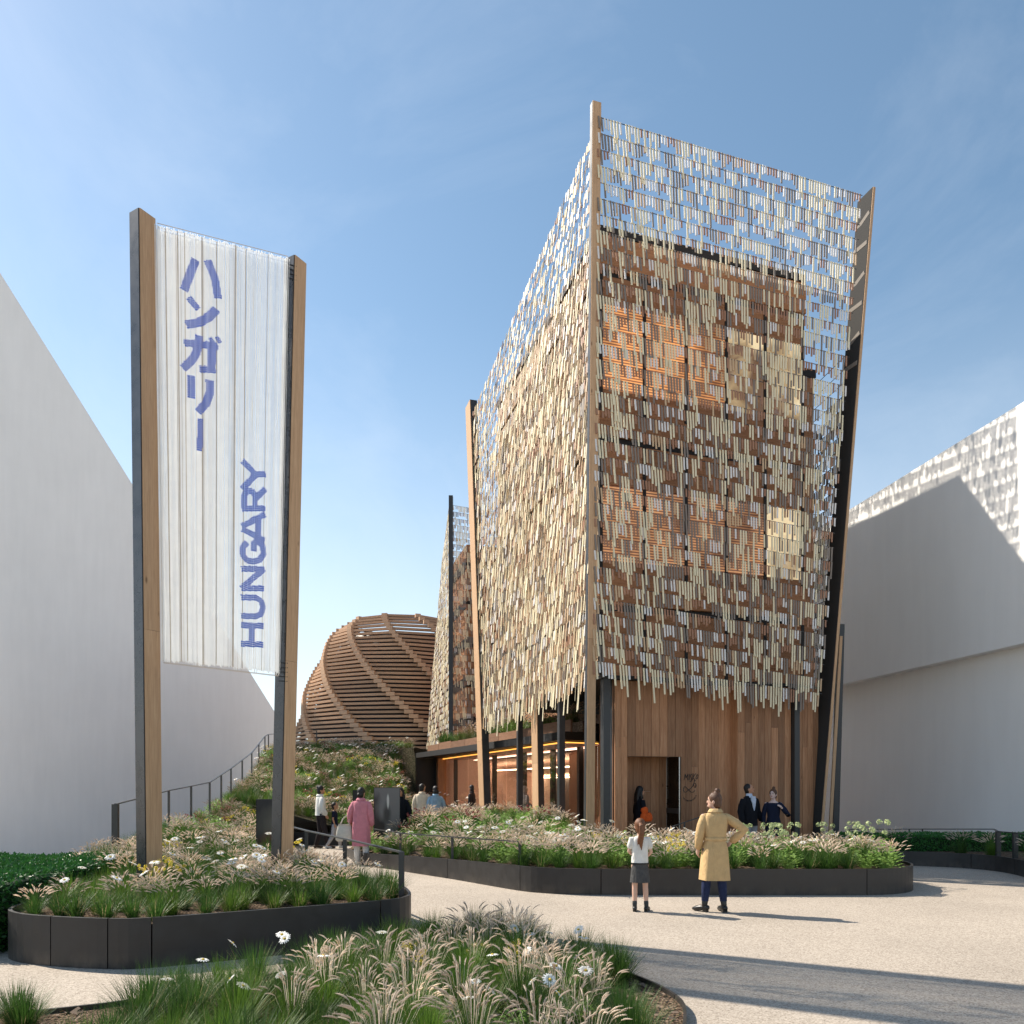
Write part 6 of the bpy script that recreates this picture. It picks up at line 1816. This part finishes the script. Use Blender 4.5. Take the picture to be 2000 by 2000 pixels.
# visitor mostly behind the grey board
p = Person('visitor in black mostly hidden behind the grey photographic board', (-2.72, 18.75, 0.0), radians(170), 1.62, 0.165, 'skin_warm', 0.012, arms={'el_l': (-0.24, 0.0, 1.1), 'wr_l': (-0.27, 0.08, 0.92)})
p.hair('hair_black', 'long'); p.coat('jacket', 'cloth_black', 0.85, 0.18, 0.14, waist=(0.165, 0.13)); p.trousers('cloth_black'); p.shoes('leather_black')
# woman in the doorway
p = Person('woman in black with long dark hair standing in the entrance recess', (2.95, 17.72, 0.0), radians(-75), 1.66, 0.160, 'skin_warm', 0.011, head_yaw=radians(-5),
           arms={'el_r': (0.21, 0.0, 1.12), 'wr_r': (0.16, 0.16, 1.02)})
p.hair('hair_black', 'long'); p.coat('jacket', 'cloth_black', 0.88, 0.175, 0.14, waist=(0.16, 0.13)); p.trousers('cloth_navy'); p.shoes('leather_black')
t = thing('handbag', 'orange handbag held by the woman in the doorway', 'bag', (3.06, 17.50, 0.86))
b = MB(); b.loft([(0.20, 0, 0, 0.10, 0.03), (0.15, 0, 0, 0.13, 0.05), (0.06, 0, 0, 0.145, 0.06), (0.0, 0, 0, 0.11, 0.05)], 24, pw=2.4, cap=True); b.build('bag_body', 'bag_orange', t, smooth=True)
b = MB(); b.ell((-0.04, 0, 0.25), (0.085, 0.05, 0.09), 14, 9); b.build('scarf', 'bag_orange', t, smooth=True)
# man in blazer, woman in black dress
p = Person('man in a black blazer and open pale blue shirt by the timber wall', (5.18, 16.75, 0.0), radians(-152), 1.72, 0.192, 'skin_warm', 0.009, head_yaw=radians(48), head_pitch=radians(9), girth=1.05,
           arms={'el_l': (-0.25, -0.02, 1.11), 'wr_l': (-0.31, 0.05, 0.90)})
p.hair('hair_black', 'short'); p.coat('blazer', 'cloth_black', 0.80, 0.19, 0.15, waist=(0.178, 0.145), infl=0.026, fold=0.02, collar=False)
b = MB(); b.add([(-0.055, 0.118, 1.43), (0.055, 0.118, 1.43), (0.062, 0.132, 1.36), (0.035, 0.138, 1.22), (0.004, 0.139, 1.11), (-0.004, 0.139, 1.11), (-0.035, 0.138, 1.22), (-0.062, 0.132, 1.36)], [(0, 1, 2, 3, 4, 5, 6, 7)])
b.add([(-0.055, 0.09, 1.43), (0.055, 0.09, 1.43), (0.062, 0.10, 1.36), (0.035, 0.11, 1.22), (0.004, 0.11, 1.11), (-0.004, 0.11, 1.11), (-0.035, 0.11, 1.22), (-0.062, 0.10, 1.36)], [(7, 6, 5, 4, 3, 2, 1, 0)])
for i_ in range(8): b.f.append((i_, (i_ + 1) % 8, 8 + (i_ + 1) % 8, 8 + i_)); b.m.append(0)
p.part(b, 'shirt_front', 'cloth_shirtblue', False)
b = MB(); b.loft([(1.40, 0, -0.005, 0.10, 0.11), (1.45, 0, -0.012, 0.068, 0.066), (1.49, 0, -0.014, 0.066, 0.066)], 24); p.part(b, 'shirt_collar', 'cloth_shirtblue')
p.trousers('cloth_greytrouser', 0.02); p.shoes('leather_black')
p = Person('woman in a long-sleeved black dress with one hand raised to her collar', (5.70, 16.75, 0.0), radians(172), 1.60, 0.165, 'skin_pale', 0.009, head_yaw=radians(-32),
           arms={'el_l': (-0.33, 0.02, 1.10), 'wr_l': (-0.17, 0.13, 1.26), 'el_r': (0.215, -0.02, 1.10), 'wr_r': (0.225, 0.05, 0.875)})
p.hair('hair_brown', 'topbun')
b = MB(); b.loft([(1.385, 0, 0.0, 0.135, 0.092), (1.36, 0, 0.0, 0.158, 0.108), (1.28, 0, 0.006, 0.160, 0.122), (1.20, 0, 0.006, 0.150, 0.122), (1.06, 0, 0, 0.136, 0.108), (0.95, 0, -0.004, 0.162, 0.122), (0.80, 0, -0.004, 0.182, 0.138), (0.55, 0, 0, 0.185, 0.145)], 32, fold=0.02, pw=2.1); p.sleeves(b, 0.010); p.part(b, 'dress', 'cloth_navy')
p.shoes('leather_black')
# visitors inside the glass pavilion
p = Person('visitor in grey with a pale headscarf inside the glass pavilion', (0.42, 25.2, 0.03), radians(-60), 1.60, 0.165, 'skin_fair', 0.013, arms={'wr_r': (0.16, 0.2, 1.0)})
p.hair('cloth_white', 'bob'); p.coat('tunic', 'cloth_lightgrey', 0.6, 0.2, 0.15, waist=(0.17, 0.135)); p.trousers('cloth_charcoal'); p.shoes('leather_black')
p = Person('visitor in dark clothes deep inside the glass pavilion', (-1.45, 27.6, 0.03), radians(70), 1.62, 0.165, 'skin_warm', 0.013)
p.hair('hair_black', 'bob'); p.coat('jacket', 'cloth_brownblack', 0.8, 0.19, 0.15, waist=(0.17, 0.135)); p.trousers('cloth_black'); p.shoes('leather_black')
for x, y in ((0.95, 23.2), (1.25, 23.0)):
    t = thing('tub_chair', 'white rounded tub chair inside the glass pavilion', 'chair', (x, y, 0.03), group='tub chairs in the pavilion')
    b = MB(); b.ell((0, 0, 0.42), (0.25, 0.25, 0.09), 18, 8); b.build('seat', 'chair_white', t, smooth=True)
    b = MB(); vs = []
    for k in range(17):
        a = pi * k / 16; h_ = 0.55 + 0.4 * sin(a)
        for r_, z in ((0.28, 0.36), (0.28, h_), (0.24, h_), (0.24, 0.36)): vs.append((r_ * cos(a), r_ * sin(a) * 0.9, z))
    b.add(vs, [(4 * k + e, 4 * k + 4 + e, 4 * k + 4 + (e + 1) % 4, 4 * k + (e + 1) % 4) for k in range(16) for e in range(4)]); b.build('backrest', 'chair_white', t, smooth=True)
    for sx in (-1, 1):
        for sy in (-1, 1):
            b = MB(); b.tube([(sx * 0.14, sy * 0.14, 0.4), (sx * 0.19, sy * 0.19, 0.02)], [0.014, 0.01], 6); b.build('leg', 'black_frame', t)
